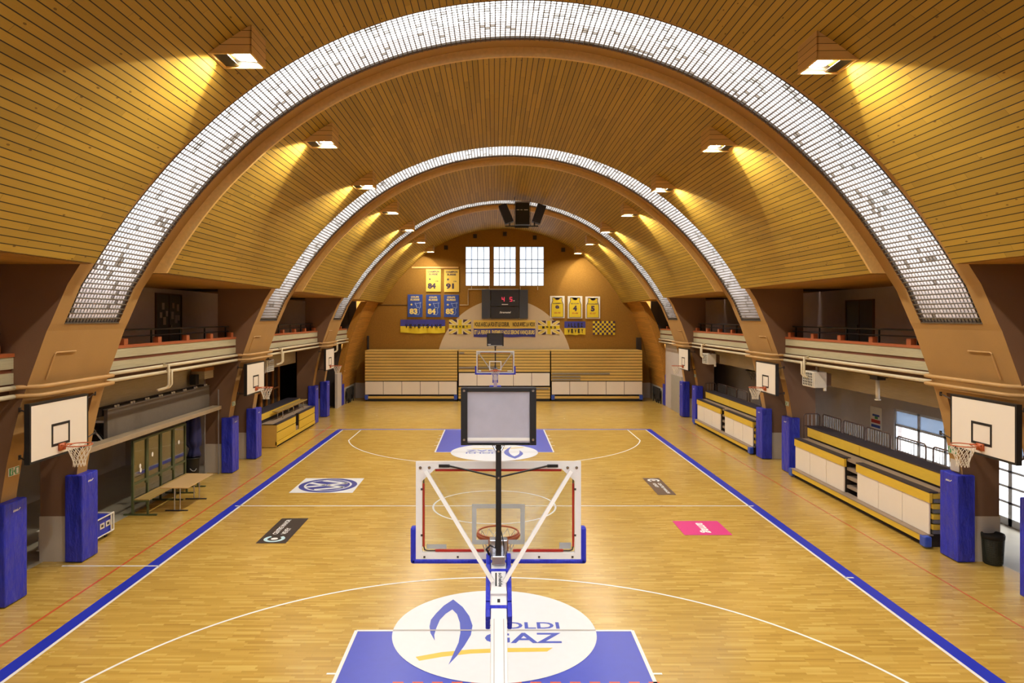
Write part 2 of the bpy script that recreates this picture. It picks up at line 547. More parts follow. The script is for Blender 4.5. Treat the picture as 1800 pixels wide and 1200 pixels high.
class MB:
    def __init__(self):
        self.v, self.f, self.mi, self.uv = [], [], [], {}

    def add(self, verts, faces, mi=0, uvs=None):
        o = len(self.v)
        self.v.extend([tuple(p) for p in verts])
        for i, fc in enumerate(faces):
            if uvs is not None and uvs[i] is not None:
                self.uv[len(self.f)] = uvs[i]
            self.f.append(tuple(o + k for k in fc))
            self.mi.append(mi)
        return self

    def box(self, x0, x1, y0, y1, z0, z1, mi=0):
        x0, x1 = sorted((x0, x1))
        y0, y1 = sorted((y0, y1))
        z0, z1 = sorted((z0, z1))
        v = [(x0, y0, z0), (x1, y0, z0), (x1, y1, z0), (x0, y1, z0), (x0, y0, z1), (x1, y0, z1), (x1, y1, z1), (x0, y1, z1)]
        f = [(0, 3, 2, 1), (4, 5, 6, 7), (0, 1, 5, 4), (1, 2, 6, 5), (2, 3, 7, 6), (3, 0, 4, 7)]
        return self.add(v, f, mi)

    def cbox(self, c, s, mi=0):
        return self.box(c[0] - s[0] / 2, c[0] + s[0] / 2, c[1] - s[1] / 2, c[1] + s[1] / 2, c[2] - s[2] / 2, c[2] + s[2] / 2, mi)

    def bar(self, p, q, w, h, up=(0, 0, 1), mi=0):
        """box beam from p to q, w wide and h high"""
        p, q = Vector(p), Vector(q)
        d = (q - p).normalized()
        u = Vector(up)
        s = d.cross(u)
        if s.length < 1e-5:
            s = d.cross(Vector((1, 0, 0)))
        s.normalize()
        u = s.cross(d).normalized()
        v = []
        for c in (p, q):
            for a, b in ((-1, -1), (1, -1), (1, 1), (-1, 1)):
                v.append(c + s * (a * w / 2) + u * (b * h / 2))
        f = [(0, 1, 2, 3), (7, 6, 5, 4), (0, 4, 5, 1), (1, 5, 6, 2), (2, 6, 7, 3), (3, 7, 4, 0)]
        return self.add(v, f, mi)

    def tube(self, pts, r, n=8, mi=0, closed=False, cap=True):
        pts = [Vector(p) for p in pts]
        k = len(pts)
        rs = r if isinstance(r, (list, tuple)) else [r] * k
        rings = []
        prev = None
        for i, p in enumerate(pts):
            if closed:
                d = (pts[(i + 1) % k] - pts[i - 1])
            else:
                d = pts[min(i + 1, k - 1)] - pts[max(i - 1, 0)]
            d.normalize()
            if prev is None:
                a = Vector((0, 0, 1)) if abs(d.z) < 0.9 else Vector((1, 0, 0))
                s = d.cross(a).normalized()
            else:
                s = (prev - d * prev.dot(d)).normalized()
            prev = s
            u = s.cross(d)
            rings.append([p + (s * math.cos(2 * PI * j / n) + u * math.sin(2 * PI * j / n)) * rs[i] for j in range(n)])
        v = [p for rg in rings for p in rg]
        f = []
        m = k if closed else k - 1
        for i in range(m):
            a, b = i * n, ((i + 1) % k) * n
            for j in range(n):
                f.append((a + j, a + (j + 1) % n, b + (j + 1) % n, b + j))
        if not closed and cap:
            f.append(tuple(range(n - 1, -1, -1)))
            f.append(tuple((k - 1) * n + j for j in range(n)))
        return self.add(v, f, mi)

    def poly(self, pts, mi=0):
        return self.add(pts, [tuple(range(len(pts)))], mi)

    def prism(self, pts, off, mi=0):
        """closed polygon pts (3D) extruded by vector off"""
        n = len(pts)
        off = Vector(off)
        a = [Vector(p) for p in pts]
        v = a + [p + off for p in a]
        f = [tuple(range(n - 1, -1, -1)), tuple(range(n, 2 * n))]
        for i in range(n):
            f.append((i, (i + 1) % n, n + (i + 1) % n, n + i))
        return self.add(v, f, mi)

    def disc(self, c, r, z, n=64, mi=0, a0=0, a1=2 * PI):
        return self.poly([(c[0] + r * math.cos(a0 + (a1 - a0) * i / n), c[1] + r * math.sin(a0 + (a1 - a0) * i / n), z) for i in range(n)], mi)

    def arc(self, c, r, w, z, a0, a1, n=64, mi=0):
        """flat ring sector, r = middle radius"""
        v, f = [], []
        for i in range(n + 1):
            a = a0 + (a1 - a0) * i / n
            for q in (r - w / 2, r + w / 2):
                v.append((c[0] + q * math.cos(a), c[1] + q * math.sin(a), z))
        for i in range(n):
            f.append((2 * i, 2 * i + 1, 2 * i + 3, 2 * i + 2))
        return self.add(v, f, mi)

    def rect(self, x0, x1, y0, y1, z, mi=0):
        return self.add([(x0, y0, z), (x1, y0, z), (x1, y1, z), (x0, y1, z)], [(0, 1, 2, 3)], mi)

    def lathe(self, c, prof, n=24, mi=0):
        v, f = [], []
        for r, z in prof:
            for j in range(n):
                a = 2 * PI * j / n
                v.append((c[0] + r * math.cos(a), c[1] + r * math.sin(a), c[2] + z))
        for i in range(len(prof) - 1):
            for j in range(n):
                f.append((i * n + j, i * n + (j + 1) % n, (i + 1) * n + (j + 1) % n, (i + 1) * n + j))
        f.append(tuple(range(n - 1, -1, -1)))
        return self.add(v, f, mi)


def build(name, mb, mats, parent=None, bevel=0.0, smooth=False, kind=None, fix=True):
    me = bpy.data.meshes.new(name)
    me.from_pydata([tuple(p) for p in mb.v], [], mb.f)
    mats = mats if isinstance(mats, (list, tuple)) else [mats]
    for m in mats:
        me.materials.append(M[m] if isinstance(m, str) else m)
    if len(mats) > 1:
        me.polygons.foreach_set('material_index', mb.mi)
    if mb.uv:
        ul = me.uv_layers.new(name='UVMap')
        for p in me.polygons:
            q = mb.uv.get(p.index)
            if q is not None:
                for li, uvv in zip(p.loop_indices, q):
                    ul.data[li].uv = uvv
    me.update()
    if fix:
        bm = bmesh.new()
        bm.from_mesh(me)
        bmesh.ops.recalc_face_normals(bm, faces=bm.faces)
        bm.to_mesh(me)
        bm.free()
    if smooth:
        me.polygons.foreach_set('use_smooth', [True] * len(me.polygons))
    o = bpy.data.objects.new(name, me)
    COL.objects.link(o)
    if parent is not None:
        o.parent = parent
    if bevel:
        b = o.modifiers.new('bevel', 'BEVEL')
        b.width = bevel
        b.segments = 2
        b.limit_method = 'ANGLE'
    if kind:
        o['kind'] = kind
    return o


def struct(name, mb, mats, parent=None, **kw):
    o = build(name, mb, mats, parent, **kw)
    o['kind'] = 'structure'
    return o


def tag(o, label, cat, group=None):
    o['label'] = label
    o['category'] = cat
    if group:
        o['group'] = group
    return o


def thing(name, label, cat, loc=(0, 0, 0), rz=0.0, group=None):
    o = bpy.data.objects.new(name, None)
    COL.objects.link(o)
    o.empty_display_size = 0.2
    o.location = loc
    o.rotation_euler = (0, 0, rz)
    return tag(o, label, cat, group)


def dup(root, loc, rz=0.0, label=None, group=None):
    """a copy of a thing with copies of its parts and sub-parts"""
    r = root.copy()
    COL.objects.link(r)
    r.location = loc
    r.rotation_euler = (0, 0, rz)
    if label:
        r['label'] = label
    if group:
        r['group'] = group
    for ch in list(root.children):
        c = ch.copy()
        COL.objects.link(c)
        c.parent = r
        for g in list(ch.children):
            d = g.copy()
            COL.objects.link(d)
            d.parent = c
    return r


_text_cache = {}


def text_geo(s, bold=0.0, shear=0.0):
    key = (s, bold, shear)
    if key in _text_cache:
        return _text_cache[key]
    cu = bpy.data.curves.new('text_tmp', 'FONT')
    cu.body = s
    cu.size = 1
    cu.offset = bold
    cu.shear = shear
    cu.resolution_u = 3
    o = bpy.data.objects.new('text_tmp', cu)
    COL.objects.link(o)
    dg = bpy.context.evaluated_depsgraph_get()
    me = bpy.data.meshes.new_from_object(o.evaluated_get(dg))
    vs = [(v.co.x, v.co.y) for v in me.vertices]
    fs = [tuple(p.vertices) for p in me.polygons]
    bpy.data.objects.remove(o)
    bpy.data.curves.remove(cu)
    bpy.data.meshes.remove(me)
    xs = [p[0] for p in vs]
    ys = [p[1] for p in vs]
    x0, x1, y0, y1 = min(xs), max(xs), min(ys), max(ys)
    vs = [((x - x0) / (x1 - x0), (y - y0) / (y1 - y0)) for x, y in vs]
    _text_cache[key] = (vs, fs)
    return _text_cache[key]


def put_text(mb, s, o, r, u, bold=0.03, shear=0.0, mi=0):
    """text whose box has corner o and edge vectors r (along the line) and u (up)"""
    vs, fs = text_geo(s, bold, shear)
    o, r, u = Vector(o), Vector(r), Vector(u)
    mb.add([o + r * x + u * y for x, y in vs], fs, mi)
    return mb


# ------------------------------------------------------------------ hall geometry
XC = 0.58            # the vault's axis lies this far right of the court's long axis
Y_END = 48.3
PERIOD = 11.55
ARCH0 = 13.45        # near face of the first arch in view
AW = 2.85
ZC = 2.68            # centre of the vault's circle
Y_BACK = -3.0


def wood_r(th):
    return float(np.interp(th, [25.3, 32, 45, 90], [9.17, 9.10, 9.03, 9.02]))


def rib_r(th):
    return float(np.interp(th, [24.4, 30, 37, 45, 90], [9.425, 9.33, 9.25, 9.21, 9.21]))


LOW = [(10.22, 0), (10.2, 1.03), (10.1, 2.06), (9.99, 2.74), (9.86, 3.34), (9.73, 3.85), (9.58, 4.3), (9.4, 4.8), (9.22, 5.3), (9.15, 5.44), (9.02, 5.74), (8.82, 6.2)]


def half_rib(n=56):
    pts = list(LOW)
    for i in range(n + 1):
        th = 24.4 + (90 - 24.4) * i / n
        r = rib_r(th)
        pts.append((r * math.cos(math.radians(th)), ZC + r * math.sin(math.radians(th))))
    return pts


def half_wood(n=56, extra=0.0):
    pts = []
    for i in range(n + 1):
        th = 25.3 + (90 - 25.3) * i / n
        r = wood_r(th) + extra
        pts.append((r * math.cos(math.radians(th)), ZC + r * math.sin(math.radians(th))))
    pts[0] = (8.29 + extra, 6.6)
    return pts


def full(h):
    """half profile (right side, floor up to crown) to the whole profile left to right"""
    return [(-x, z) for x, z in h] + [(x, z) for x, z in reversed(h[:-1])]


def arclen(p):
    L = [0.0]
    for a, b in zip(p, p[1:]):
        L.append(L[-1] + math.hypot(b[0] - a[0], b[1] - a[1]))
    return L


def band(mb, inner, outer, y0, y1, mi_in=0, mi_side=0, mi_out=0, uv=False):
    """solid between two profiles (lists of (x,z) of the same length), extruded along y"""
    L = arclen(inner)
    n = len(inner)
    for i in range(n - 1):
        a, b, c, d = inner[i], inner[i + 1], outer[i + 1], outer[i]
        P = lambda q, y: (q[0] + XC, y, q[1])
        u = [[(L[i], y0), (L[i + 1], y0), (L[i + 1], y1), (L[i], y1)]] if uv else None
        mb.add([P(a, y0), P(b, y0), P(b, y1), P(a, y1)], [(0, 1, 2, 3)], mi_in, u)
        mb.add([P(d, y0), P(c, y0), P(c, y1), P(d, y1)], [(3, 2, 1, 0)], mi_out)
        mb.add([P(a, y0), P(d, y0), P(c, y0), P(b, y0)], [(0, 1, 2, 3)], mi_side)
        mb.add([P(a, y1), P(b, y1), P(c, y1), P(d, y1)], [(0, 1, 2, 3)], mi_side)
    for q, w in ((inner[0], outer[0]), (inner[-1], outer[-1])):
        mb.add([(q[0] + XC, y0, q[1]), (q[0] + XC, y1, q[1]), (w[0] + XC, y1, w[1]), (w[0] + XC, y0, w[1])], [(0, 1, 2, 3)], mi_side)
    return mb


rib_in = full(half_rib())


def half_rib_outer(n=56):
    h = half_rib(n)
    out = []
    for x, z in h:
        if z <= 3.86:
            out.append((10.94, z))
        elif z <= 6.75:
            out.append((10.5, z))
        else:
            th = math.atan2(z - ZC, x)
            r = math.hypot(x, z - ZC) + (0.45 if z > 7.4 else 1.2 - 0.75 * (z - 6.75) / 0.65)
            out.append((r * math.cos(th), ZC + r * math.sin(th)))
    return out


rib_out = full(half_rib_outer())

# --- arches
arch_y = [ARCH0 + PERIOD * k for k in range(-1, 3)]
arch_names = ['arch behind the camera', 'nearest', 'middle', 'farthest']
HR = half_rib()
i_glass = next(i for i, p in enumerate(HR) if p[1] >= 5.44)
i_panel = next(i for i, p in enumerate(HR) if p[1] >= 3.85)
for ai, ya in enumerate(arch_y):
    ga, gb = ya + 0.44, ya + 2.45
    m = MB()
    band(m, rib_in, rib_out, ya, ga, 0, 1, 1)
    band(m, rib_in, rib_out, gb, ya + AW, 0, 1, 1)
    for s in (-1, 1):
        lo = [(s * x, z) for x, z in HR[i_panel:i_glass + 1]]
        ou = [(s * 10.5, z) for x, z in HR[i_panel:i_glass + 1]]
        band(m, lo, ou, ga, gb)
        # outer wall of the light well behind the glass
        m.box(XC + s * 10.4, XC + s * 10.5, ga, gb, 5.0, 7.5)
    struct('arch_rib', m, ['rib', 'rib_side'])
    # white painted foot of each leg
    m = MB()
    for s in (-1, 1):
        for y0, y1 in ((ya, ga), (gb, ya + AW)):
            m.box(XC + s * 10.19, XC + s * 10.955, y0 - 0.012, y1 + 0.012, 0, 1.03)
    struct('trim_%d' % (ai + 1), m, 'pier_white')
    # glass block strip, 18 blocks wide, recessed in the arch
    gp = []
    for x, z in HR[i_glass:]:
        th = math.atan2(z - ZC, x)
        r = math.hypot(x, z - ZC) + 0.05
        gp.append((r * math.cos(th), ZC + r * math.sin(th)))
    gfull = full(gp)
    L = arclen(gfull)
    tot = L[-1]
    rows = int(round(tot / 0.1125))
    xs = np.interp(np.linspace(0, tot, rows + 1), L, [p[0] for p in gfull])
    zs = np.interp(np.linspace(0, tot, rows + 1), L, [p[1] for p in gfull])
    cols = 18
    yy = np.linspace(ga, gb, cols + 1)
    m = MB()
    for i in range(rows):
        for j in range(cols):
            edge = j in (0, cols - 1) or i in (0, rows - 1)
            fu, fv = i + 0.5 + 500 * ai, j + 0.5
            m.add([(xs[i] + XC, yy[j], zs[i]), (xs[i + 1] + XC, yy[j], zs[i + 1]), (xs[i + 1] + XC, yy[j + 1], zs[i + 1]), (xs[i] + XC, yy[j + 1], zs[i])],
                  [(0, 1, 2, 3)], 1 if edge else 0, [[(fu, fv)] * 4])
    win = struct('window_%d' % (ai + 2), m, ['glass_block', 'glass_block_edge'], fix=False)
    m = MB()
    for i in range(rows + 1):
        p = Vector((xs[i] + XC, 0, zs[i]))
        nrm = Vector((-xs[i], 0, ZC - zs[i])).normalized()
        a = p + nrm * 0.03
        m.bar((a.x, ga, a.z), (a.x, gb, a.z), 0.020, 0.06, nrm)
    struct('glazing_bars', m, 'bar', win)
    m = MB()
    for j in range(cols + 1):
        w = 0.004 if 1 < j < cols - 1 else 0.016
        pin = [(xs[i], zs[i]) for i in range(rows + 1)]
        inn, out = [], []
        for x, z in pin:
            th = math.atan2(z - ZC, x)
            r = math.hypot(x, z - ZC)
            inn.append(((r - 0.012) * math.cos(th), ZC + (r - 0.012) * math.sin(th)))
            out.append(((r + 0.01) * math.cos(th), ZC + (r + 0.01) * math.sin(th)))
        band(m, inn, out, yy[j] - w / 2, yy[j] + w / 2)
    struct('glazing_ribs', m, 'bar', win)

# --- vault linings between the arches
HW = half_wood()
HWO = half_wood(extra=0.62)
bays = [(Y_BACK, arch_y[0])] + [(arch_y[k] + AW, (arch_y[k + 1] if k < 3 else Y_END)) for k in range(4)]
for bi, (y0, y1) in enumerate(bays):
    m = MB()
    band(m, full(HW), full(HWO), y0 + 0.08, y1, 0, 1, 1, uv=True)
    struct('ceiling_vault', m, ['vault', 'fascia'])
    m = MB()
    band(m, full(half_wood(extra=-0.03)), full(half_wood(extra=0.60)), y0, y0 + 0.08)
    struct('ceiling_trim', m, 'fascia')
    # flat boarded soffit over the balconies
    yb = min(y1, 43.9)
    for s in (-1, 1):
        m = MB()
        xa, xb = XC + s * 8.28, XC + s * 12.7
        y0 = y0 + 0.1
        xa += s * 0.04
        m.add([(xa, y0, 6.59), (xb, y0, 6.59), (xb, yb, 6.59), (xa, yb, 6.59)], [(0, 1, 2, 3)], 0, [[(0, y0), (4.4, y0), (4.4, yb), (0, yb)]])
        m.box(xa + s * 0.02, xb, y0, yb, 6.61, 6.86)
        struct('ceiling_soffit', m, ['soffit'])
for ya in arch_y:
    for s in (-1, 1):
        m = MB()
        m.box(XC + s * 10.5, XC + s * 12.7, ya - 0.02, ya + AW + 0.02, 6.60, 6.86)
        m.box(XC + s * 8.95, XC + s * 12.7, ya + AW + 0.005, ya + AW + 0.14, 6.62, 6.88)
        struct('ceiling_soffit', m, 'dark_room')

# --- lower boarded walls of the end bay, and gable walls
prof_low = [p for p in half_rib() if 1.05 <= p[1] <= 6.6]
prof_low = [(10.2, 1.05)] + prof_low
for s, nm in ((-1, 'wall_left'), (1, 'wall_right')):
    m = MB()
    inn = [(s * x, z) for x, z in prof_low]
    out = [(s * (x + 0.4), z) for x, z in prof_low]
    band(m, inn, out, 43.9, Y_END, 0, 0, 0, uv=True)
    struct(nm, m, 'timber')
    m = MB()
    m.box(XC + s * 10.2, XC + s * 10.6, 43.9, Y_END, 0, 1.05)
    struct(nm, m, 'pier_white')
    m = MB()
    m.box(XC + s * 10.25, XC + s * 14.7, 43.92, 44.1, 0, 6.7)
    m.box(XC + s * 9.75, XC + s * 10.3, 43.95, 44.1, 3.9, 6.7)
    m.box(XC + s * 9.3, XC + s * 9.8, 43.95, 44.1, 5.1, 6.7)
    struct(nm, m, 'dark_room')

m = MB()
# end wall with window opening
wx0, wx1, wz0, wz1 = -2.0, 3.43, 7.76, 10.48
m.box(-11, wx0, Y_END, Y_END + 0.3, 0, 13)
m.box(wx1, 12, Y_END, Y_END + 0.3, 0, 13)
m.box(wx0, wx1, Y_END, Y_END + 0.3, 0, wz0)
m.box(wx0, wx1, Y_END, Y_END + 0.3, wz1, 13)
struct('wall_end', m, 'cork')
m = MB()
m.box(XC - 10.2, -8.7, Y_END - 0.02, Y_END, 0, 1.05)
m.box(9.95, XC + 10.2, Y_END - 0.02, Y_END, 0, 1.05)
struct('trim_5', m, 'wall_grey')
# painted cream half disc on the end wall
m = MB()
ccx, ccz, cr = 0.69, 2.18, 4.68
pts = []
for i in range(65):
    a = PI * i / 64
    pts.append((ccx + cr * math.cos(a), Y_END - 0.012, ccz + cr * math.sin(a)))
m.prism(pts, (0, 0.010, 0))
struct('trim_6', m, 'cream')
m = MB()
bx0, bx1, bz0, bz1 = -3.4, 4.6, 6.6, 10.4
m.box(-12, bx0, Y_BACK - 0.3, Y_BACK, 0, 13)
m.box(bx1, 13, Y_BACK - 0.3, Y_BACK, 0, 13)
m.box(bx0, bx1, Y_BACK - 0.3, Y_BACK, 0, bz0)
m.box(bx0, bx1, Y_BACK - 0.3, Y_BACK, bz1, 13)
struct('wall_back', m, 'cork')
m = MB()
g = MB()
for q in range(13):
    x = bx0 + (bx1 - bx0) * q / 12
    m.box(x - 0.02, x + 0.02, Y_BACK - 0.14, Y_BACK - 0.08, bz0, bz1)
for q in range(5):
    z = bz0 + (bz1 - bz0) * q / 4
    m.box(bx0, bx1, Y_BACK - 0.14, Y_BACK - 0.08, z - 0.02, z + 0.02)
win = struct('window_6', m, 'dkgrey')  # unseen back window, added to light the near board from behind
g.add([(bx0, Y_BACK - 0.11, bz0), (bx1, Y_BACK - 0.11, bz0), (bx1, Y_BACK - 0.11, bz1), (bx0, Y_BACK - 0.11, bz1)], [(0, 1, 2, 3)])
struct('window_pane', g, 'pane_sky', win)

# end window: three lights of four by four panes
m = MB()
m.rect(0, 1, 0, 1, 0)
win = None
m = MB()
d0 = (wx1 - wx0)
lw = 0.27
for k in range(2):
    xm = wx0 + d0 * (k + 1) / 3
    m.box(xm - lw / 2, xm + lw / 2, Y_END - 0.02, Y_END + 0.2, wz0, wz1)
win = struct('window_1', m, 'rib')
m = MB()
g = MB()
sec = (d0 - 2 * lw) / 3
for k in range(3):
    xa = wx0 + k * (d0 / 3) + (lw / 2 if k else 0)
    xb = wx0 + (k + 1) * (d0 / 3) - (lw / 2 if k < 2 else 0)
    for q in range(5):
        x = xa + (xb - xa) * q / 4
        m.box(x - 0.018, x + 0.018, Y_END + 0.06, Y_END + 0.11, wz0, wz1)
    for fz in (0, 0.33, 0.45, 0.67, 1.0):
        z = wz0 + (wz1 - wz0) * fz
        m.box(xa, xb, Y_END + 0.06, Y_END + 0.11, z - 0.018, z + 0.018)
    g.add([(xa, Y_END + 0.085, wz0), (xb, Y_END + 0.085, wz0), (xb, Y_END + 0.085, wz1), (xa, Y_END + 0.085, wz1)], [(0, 1, 2, 3)])
struct('window_bars', m, 'dkgrey', win)
struct('window_pane', g, 'pane_sky', win)

# ------------------------------------------------------------------ floor and court
XL, XR = XC - 10.86, XC + 10.86
m = MB()
m.add([(XL, Y_BACK, 0), (XR, Y_BACK, 0), (XR, Y_END, 0), (XL, Y_END, 0)], [(0, 1, 2, 3)])
floor = struct('floor', m, 'parquet')
for x0, x1 in ((XC - 14.8, XL), (XR, XC + 13.5)):
    m = MB()
    m.add([(x0, Y_BACK, 0), (x1, Y_BACK, 0), (x1, 44.1, 0), (x0, 44.1, 0)], [(0, 1, 2, 3)])
    struct('floor_corridor', m, 'corridor_floor')
m = MB()
m.box(XC + 13.35, XC + 45, -10, 60, -0.1, -0.02)
struct('ground', m, 'outside')

YN, YF, YM = 6.58, 34.58, 20.58      # near and far baselines, halfway line
Z1, Z2, Z3 = 0.002, 0.004, 0.006


def line(name, mb, mat):
    return struct(name, mb, mat, floor, fix=False)


m = MB()
for s in (-1, 1):
    m.rect(s * 7.66 - 0.135, s * 7.66 + 0.135, YN, YF, Z1)
m.rect(-7.79, 7.79, YF, YF + 0.20, Z1)
m.rect(-7.79, 7.79, YN - 0.20, YN, Z1)
line('floor_border_blue', m, 'blue_line')
m = MB()
for s in (-1, 1):
    m.rect(s * 7.5 - 0.03, s * 7.5 + 0.03, YN, YF, Z2)
m.rect(-7.5, 7.5, YF - 0.06, YF, Z2)
m.rect(-7.5, 7.5, YN, YN + 0.06, Z2)
m.rect(-7.66, 7.66, YM - 0.03, YM + 0.03, Z2)
m.arc((0, YM), 1.8, 0.055, Z2, 0, 2 * PI, 96)
for yb, sg in ((YN, 1), (YF, -1)):
    c = (0, yb + sg * 1.575)
    a = math.acos(6.6 / 6.75)
    if sg > 0:
        m.arc(c, 6.75, 0.055, Z2, a, PI - a, 96)
    else:
        m.arc(c, 6.75, 0.055, Z2, PI + a, 2 * PI - a, 96)
    ye = c[1] + sg * 6.75 * math.sin(a)
    for s in (-1, 1):
        m.rect(s * 6.6 - 0.028, s * 6.6 + 0.028, min(yb, ye), max(yb, ye), Z2)
        m.rect(s * 2.45 - 0.03, s * 2.45 + 0.03, min(yb, yb + sg * 5.8), max(yb, yb + sg * 5.8), Z3)
        for t in (1.75, 2.6, 3.45, 4.3):
            y = yb + sg * t
            m.rect(s * 2.48, s * 2.62, y - 0.025, y + 0.025, Z2) if s > 0 else m.rect(-2.62, -2.48, y - 0.025, y + 0.025, Z2)
    m.rect(-2.45, 2.45, yb + sg * 5.8 - 0.03, yb + sg * 5.8 + 0.03, Z2)
m.rect(-9.68, -7.5, 15.57, 15.63, Z2)
m.rect(7.5, 7.68, 14.87, 14.93, Z2)
m.rect(-9.2, -7.7, YF - 0.03, YF + 0.03, Z2)
line('floor_lines_white', m, 'white_line')
m = MB()
m.rect(-8.39, -8.34, 5, 36, Z1)
m.rect(9.47, 9.50, 5, 36, Z1)
line('floor_lines_red', m, 'red_line')
m = MB()
for i in range(14):
    x = -1.55 + i * 0.30
    m.rect(x, x + 0.165, 10.585, 10.635, Z3)
line('floor_dashes_red', m, 'red_line')
for nm, yb, sg in (('near', YN, 1), ('far', YF, -1)):
    m = MB()
    m.rect(-2.42, 2.42, min(yb, yb + sg * 5.77), max(yb, yb + sg * 5.77), Z1)
    line('floor_key_' + nm, m, 'blue_key')


# --- the round sponsor logo on each free-throw circle
def g2(px, py):
    d = 6811.0 / (py - 558.0)
    return ((px - 869.0) / 1225.0 * d, d)


def crop6(x, y):
    X, Y = g2(560 + x / 3.0, 980 + y / 3.0)
    return (X, Y - 12.38)


flame = [(710, 222), (760, 262), (795, 310), (812, 360), (803, 410), (770, 465), (730, 520), (685, 567), (715, 500), (738, 450), (748, 395), (745, 345), (730, 300), (705, 275), (670, 298), (640, 330), (620, 375), (610, 410), (613, 440), (590, 400), (585, 365), (592, 330), (620, 295), (660, 255)]
flame = [crop6(*p) for p in flame]
swoosh_t = [(512, 525), (650, 500), (800, 486), (1000, 478), (1235, 477)]
swoosh_b = [(1205, 497), (1000, 500), (800, 508), (650, 525), (530, 546)]
swoosh = [crop6(*p) for p in swoosh_t + swoosh_b]


def tri_fill(mb, pts, z, mi, xf):
    bm = bmesh.new()
    vs = [bm.verts.new((x, y, 0)) for x, y in pts]
    f = bm.faces.new(vs)
    r = bmesh.ops.triangulate(bm, faces=[f])
    bm.verts.index_update()
    vv = [(*xf(v.co.x, v.co.y), z) for v in bm.verts]
    ff = [tuple(v.index for v in q.verts) for q in bm.faces]
    bm.free()
    mb.add(vv, ff, mi)


t1a, t1b = crop6(880, 377), crop6(1265, 342)
t2a, t2b = crop6(876, 453), crop6(1276, 398)
for nm, yb, sg, lab in (('near', 12.38, 1, 'round white gas sponsor logo on the near free-throw circle'), ('far', 28.78, -1, 'round white gas sponsor logo on the far free-throw circle, behind the shot clock')):
    xf = (lambda s, y: (lambda a, b: (s * a, y + s * b)))(sg, yb)
    root = thing('floor_logo', lab, 'floor logo', (0, 0, 0), 0, 'round sponsor logos in the keys')
    m = MB()
    m.disc((0, yb), 1.8, 0.008, 96)
    build('disc', m, 'sticker_white', root, fix=False)
    m = MB()
    tri_fill(m, flame, 0.010, 0, xf)
    build('flame_mark', m, 'logo_blue', root)
    m = MB()
    tri_fill(m, swoosh, 0.0095, 0, xf)
    build('swoosh_mark', m, 'logo_yellow', root)
    m = MB()
    for s_, a, b in (('HOLDI', t1a, t1b), ('GAZ', t2a, t2b)):
        o_ = (*xf(*a), 0.010)
        put_text(m, s_, o_, (sg * (b[0] - a[0]), 0, 0), (0, sg * (b[1] - a[1]), 0), 0.02)
    build('lettering', m, 'logo_blue', root, fix=False)
    m = MB()
    m.rect(-1.8, 1.8, yb - 0.022, yb + 0.022, 0.012)
    build('line', m, 'grey_line', root, fix=False)

# --- rectangular sponsor stickers
root = thing('floor_sticker', 'square white sticker with a blue car emblem, far left of the court', 'floor sticker')
m = MB().rect(-6.52, -4.5, 22.1, 24.1, 0.006)
build('sheet', m, 'sticker_white', root, fix=False)
m = MB()
cx, cy = -5.51, 23.1
m.arc((cx, cy), 0.86, 0.17, 0.009, 0, 2 * PI, 64)
m.disc((cx, cy), 0.71, 0.009, 48)
build('emblem', m, 'sticker_blue', root, fix=False)
m = MB()


def bars2d(mb, segs, w, z):
    for (ax, ay), (bx, by) in segs:
        d = math.hypot(bx - ax, by - ay)
        nx, ny = -(by - ay) / d * w / 2, (bx - ax) / d * w / 2
        mb.add([(ax + nx, ay + ny, z), (ax - nx, ay - ny, z), (bx - nx, by - ny, z), (bx + nx, by + ny, z)], [(0, 1, 2, 3)])


# the V above the W, turned so that the letters stand with their feet to the right
rot = lambda x, y: (cx + y * -1.0, cy + x)
V = [((-0.27, 0.66), (0, 0.08)), ((0.27, 0.66), (0, 0.08))]
W = [((-0.62, 0.30), (-0.27, -0.58)), ((-0.27, -0.58), (-0.02, 0.02)), ((0.02, 0.02), (0.27, -0.58)), ((0.27, -0.58), (0.62, 0.30))]
bars2d(m, [(rot(*a), rot(*b)) for a, b in V + W], 0.17, 0.011)
build('letter_mark', m, 'sticker_white', root, fix=False)


def town_sticker(label, x0, x1, y0, y1, turn, mat):
    """dark strip with a round C mark and two lines of small capitals along the court"""
    root = thing('floor_sticker', label, 'floor sticker')
    build('sheet', MB().rect(x0, x1, y0, y1, 0.006), mat, root, fix=False)
    w, h = x1 - x0, y1 - y0
    if turn > 0:
        P = lambda a, b: (x0 + (1 - b) * w, y0 + a * h)      # a along the text, b up
    else:
        P = lambda a, b: (x1 - (1 - b) * w, y1 - a * h)
    m = MB()
    c = P(0.16, 0.52)
    rr = 0.29 * w
    st = PI / 2 if turn > 0 else -PI / 2
    m.arc(c, rr, rr * 0.42, 0.009, st + 0.65, st + 2 * PI - 0.65, 40)
    build('round_mark', m, 'ink_cyan' if turn > 0 else 'ink_white', root, fix=False)
    m = MB()
    m.disc(c, rr * 0.4, 0.009, 24)
    for s_, a0, a1, b0, b1 in (('CENTRE MANOR', 0.33, 0.93, 0.58, 0.76), ('VEVEY', 0.33, 0.58, 0.28, 0.46)):
        o_, r_, u_ = Vector((*P(a0, b0), 0.009)), Vector((*P(a1, b0), 0.009)), Vector((*P(a0, b1), 0.009))
        put_text(m, s_, o_, r_ - o_, u_ - o_, 0.02)
    build('lettering', m, 'ink_white', root, fix=False)


